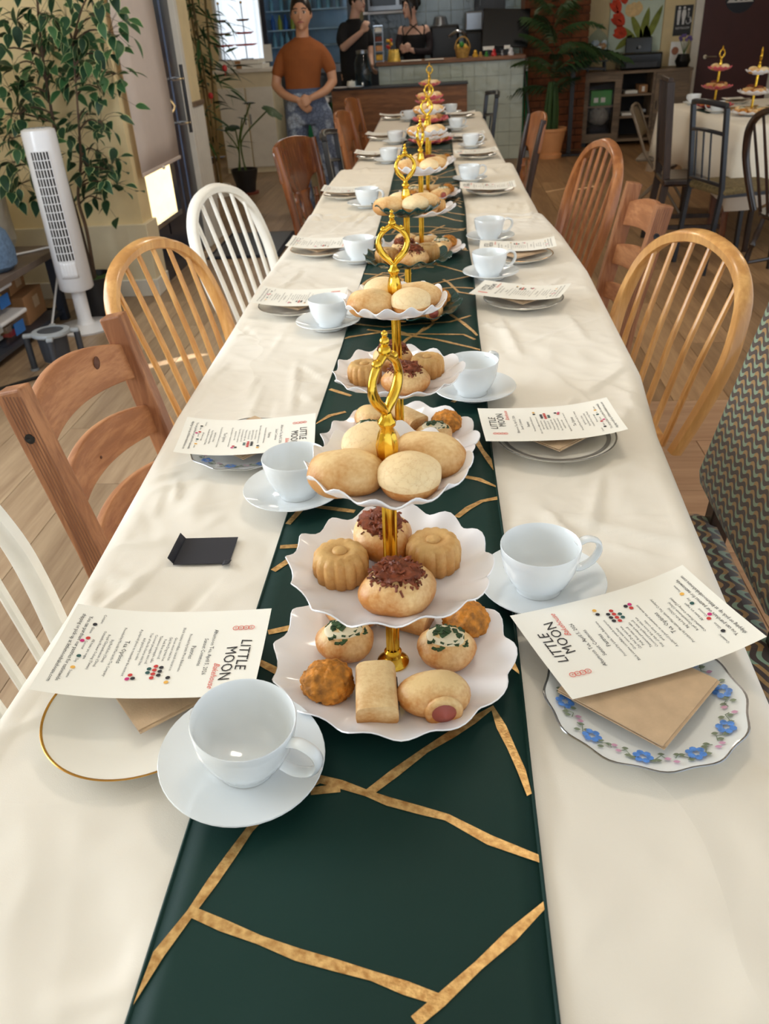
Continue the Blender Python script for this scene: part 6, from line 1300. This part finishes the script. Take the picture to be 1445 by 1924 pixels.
hand(sk, (-.045, -.158, .885), (.75, -.1, -.65), (0, -1, 0), 1, .35, .92); hand(sk, (.065, -.150, .893), (-.75, -.35, -.35), (0, -1, .2), -1, .9, .92)
limb(sk, [(-.085, 0, .12), (-.085, 0, .06)], [.04, .036]); limb(sk, [(.15, 0, .12), (.15, 0, .06)], [.04, .036])
for x_ in (-.085, .15): torso(sk, [(.1, .04, .04, x_, 0), (.5, .05, .05, x_*.95, 0), (.87, .06, .06, x_*.6-.01, 0)])
link('body', remesh(sk, .0065, 5), 'skin', wo); face(wo, HR_, 1.08)
hair_cap(wo, HR_, 1.08, extra=lambda m_, q: m_.sphere(q(0, .10, .03), (.045, .04, .045), 14, 10))
sh_ = MB(); torso(sh_, [(.935, .140, .098, -.018, 0), (1.0, .139, .098, -.015, 0), (1.08, .150, .105, -.008, -.004), (1.16, .156, .106, 0, -.006), (1.22, .168, .098, .004, 0), (1.256, .156, .084, .008, .006), (1.290, .092, .070, .011, .01), (1.305, .062, .060, .012, .01)], 28)
limb(sh_, [(-.128, .01, 1.205), (-.172, .01, 1.15), (-.208, .008, 1.075)], [.052, .052, .050]); limb(sh_, [(.136, .01, 1.212), (.180, .01, 1.155), (.210, .008, 1.085)], [.052, .052, .050])
link('t_shirt', remesh(sh_, .007, 5), 'tee_brown', wo)
MB().tube([(.012+.062*cos(a), .008+.059*sin(a), 1.303-.010*(-sin(a) > .2)*(-sin(a))) for a in [i*pi/16 for i in range(32)]], .007, 6, closed=True).build('collar', 'tee_brown', wo)
jn = MB(); torso(jn, [(.952, .142, .100, -.018, 0), (.90, .155, .110, -.012, 0), (.82, .182, .125, 0, .01), (.74, .190, .125, .01, .01), (.70, .17, .11, .015, .01)], 28)
limb(jn, [(-.085, .005, .76), (-.105, 0, .5), (-.095, .01, .28), (-.085, .02, .06)], [.100, .082, .072, .082]); limb(jn, [(.105, .005, .76), (.135, 0, .5), (.160, .01, .28), (.165, .02, .06)], [.100, .085, .074, .082])
link('jeans', remesh(jn, .008, 6), 'floral_denim', wo)
MB().lathe([(.0, .925), (.146, .925), (.1465, .958), (.0, .958)], 36, Matrix.Translation((-.018, 0, 0)) @ Matrix.Scale(.71, 4, (0, 1, 0))).build('waistband', plain('denim', rgb(88, 104, 134), .8, var=.1, vs=40).m, wo)
for x_ in (-.085, .165): MB().sphere((x_, -.05, .035), (.042, .11, .04), 14, 10, lambda v_: (v_.x, v_.y, max(0, v_.z))).build('shoe', 'white_paint', wo)
# man in black
mn = thing('person', 'man in black tee and glasses raising a hand behind the ledge', 'person', (-1.00, 10.45, 0))
sk = MB(); HM = head(sk, Vector((.06, -.02, 1.60)), 1.0, 1.02); limb(sk, [(.0, .02, 1.40), (.02, .0, 1.46), (.045, -.01, 1.54)], [.058, .055, .056])
torso(sk, [(.5, .12, .09, -.02, 0), (.95, .14, .10, -.02, 0), (1.2, .14, .10, -.01, 0), (1.40, .09, .07, 0, 0)]); 
for x_ in (-.09, .07): limb(sk, [(x_, 0, .9), (x_, 0, .45), (x_, 0, .07)], [.09, .06, .045])
limb(sk, [(-.115, -.08, 1.33), (-.13, -.12, 1.24), (-.11, -.15, 1.17)], [.05, .046, .042]); limb(sk, [(-.11, -.15, 1.17), (0, -.20, 1.24), (.11, -.23, 1.31)], [.042, .036, .027]); hand(sk, (.11, -.23, 1.31), (.5, -.1, .8), (-.3, -1, 0), -1, .7)
limb(sk, [(.12, .06, 1.34), (.16, .06, 1.2), (.17, .02, 1.08)], [.05, .045, .04]); limb(sk, [(.17, .02, 1.08), (.19, -.08, .98)], [.038, .028]); hand(sk, (.19, -.08, .98), (.2, -.6, -.5), (-1, 0, 0), 1, .5)
link('body', remesh(sk, .0075, 5), 'skin_pale', mn); face(mn, HM, 1.02, True); hair_cap(mn, HM, 1.02)
sh_ = MB(); torso(sh_, [(.86, .155, .12, -.02, 0), (1.0, .158, .12, -.02, 0), (1.2, .165, .125, -.01, 0), (1.33, .16, .11, -.005, 0), (1.40, .11, .085, 0, 0), (1.44, .07, .066, .008, 0)], 24); limb(sh_, [(-.10, -.05, 1.35), (-.128, -.10, 1.27), (-.125, -.125, 1.215)], [.068, .064, .060]); limb(sh_, [(.11, .05, 1.36), (.15, .06, 1.27), (.162, .055, 1.20)], [.066, .062, .058]); link('t_shirt', remesh(sh_, .008, 5), 'tee_black', mn)
jn = MB(); torso(jn, [(.93, .15, .115, -.02, 0), (.8, .165, .12, -.01, 0), (.72, .16, .11, -.01, 0)], 20)
for x_ in (-.09, .07): limb(jn, [(x_, 0, .78), (x_, 0, .45), (x_, 0, .09)], [.095, .075, .065])
link('trousers', remesh(jn, .01, 4), 'tee_black', mn)
for x_ in (-.09, .07): MB().sphere((x_, -.04, .035), (.045, .12, .045), 12, 8, lambda v_: (v_.x, v_.y, max(0, v_.z))).build('shoe', 'black_plastic', mn)
# long-haired person behind the bar
gl_ = thing('person', 'person with dark pinned-up hair in a strappy black top behind the bar', 'person', (-.33, 10.58, 0))
sk = MB(); HG = head(sk, Vector((-.03, -.02, 1.515)), -.95, .95); limb(sk, [(.0, .01, 1.34), (-.005, 0, 1.39), (-.02, -.005, 1.45)], [.045, .042, .044]); torso(sk, [(.5, .11, .08, 0, 0), (.95, .115, .08, 0, 0), (1.10, .12, .085, 0, 0), (1.25, .13, .09, 0, 0), (1.335, .10, .06, 0, .01)])
for x_ in (-.07, .07): limb(sk, [(x_, 0, .88), (x_, 0, .45), (x_, 0, .07)], [.08, .055, .04])
limb(sk, [(.135, .01, 1.30), (.175, .0, 1.18), (.17, -.04, 1.08)], [.045, .040, .036]); limb(sk, [(.17, -.04, 1.08), (.03, -.15, 1.09), (-.06, -.18, 1.12)], [.035, .030, .023]); hand(sk, (-.06, -.18, 1.12), (-.8, -.3, .2), (0, -1, 0), 1, 1.0, .9)
limb(sk, [(-.135, .01, 1.30), (-.165, -.02, 1.18), (-.15, -.08, 1.08)], [.045, .040, .036]); limb(sk, [(-.15, -.08, 1.08), (-.12, -.17, 1.10)], [.034, .024]); hand(sk, (-.12, -.18, 1.11), (.4, -.4, .3), (0, -1, 0), -1, 1.0, .9)
link('body', remesh(sk, .007, 5), 'skin_pale', gl_); face(gl_, HG, .95)
def ex(m_, q):
    m_.sphere(q(.0, .085, .05), (.055, .05, .05), 14, 10); m_.sphere(q(.02, .05, .10), (.05, .05, .035), 12, 8)
    for sx in (-1, 1): m_.tube([q(sx*.05, -.066, .075), q(sx*.072, -.055, .02), q(sx*.074, -.04, -.05), q(sx*.066, -.03, -.12)], [.012, .012, .010, .004], 6)
hair_cap(gl_, HG, .95, extra=ex)
sh_ = MB(); torso(sh_, [(.88, .13, .095, 0, 0), (1.0, .122, .09, 0, 0), (1.12, .13, .098, 0, -.004), (1.22, .142, .104, 0, -.006), (1.255, .135, .095, 0, -.002)], 24); link('top', remesh(sh_, .008, 4), 'tee_black', gl_)
for sx in (-1, 1):
    MB().tube(spline([(sx*.10, -.075, 1.24), (sx*.03, -.082, 1.31), (-sx*.04, -.05, 1.355)], 5), .006, 6).build('strap', 'tee_black', gl_); MB().tube(spline([(sx*.115, -.05, 1.25), (sx*.125, -.03, 1.32), (sx*.10, .02, 1.345)], 5), .007, 6).build('strap', 'tee_black', gl_)
s2 = MB(); limb(s2, [(.158, .004, 1.245), (.178, -.002, 1.17), (.172, -.04, 1.08)], [.047, .045, .041]); limb(s2, [(.172, -.04, 1.08), (.06, -.13, 1.085), (.0, -.165, 1.10)], [.040, .034, .029]); link('sleeve', remesh(s2, .007, 4), 'lace', gl_)
s2 = MB(); limb(s2, [(-.150, .0, 1.245), (-.168, -.02, 1.17), (-.152, -.08, 1.08)], [.047, .045, .041]); limb(s2, [(-.152, -.08, 1.08), (-.13, -.15, 1.095)], [.039, .030]); link('sleeve', remesh(s2, .007, 4), 'lace', gl_)
sk_ = MB(); torso(sk_, [(.92, .128, .095, 0, 0), (.7, .17, .13, 0, 0), (.3, .2, .15, 0, 0), (.25, .2, .15, 0, 0)], 20); sk_.build('skirt', 'tee_black', gl_)
for x_ in (-.07, .07): MB().sphere((x_, -.03, .035), (.04, .11, .04), 12, 8, lambda v_: (v_.x, v_.y, max(0, v_.z))).build('shoe', 'black_plastic', gl_)
# ------------------------------------------------------------------ tidy up the pattern pieces
bpy.data.scenes.remove(TMP)
for o in PROTO.values():
    for c in kids(o):
        for g in kids(c): bpy.data.objects.remove(g)
        bpy.data.objects.remove(c)
    bpy.data.objects.remove(o)
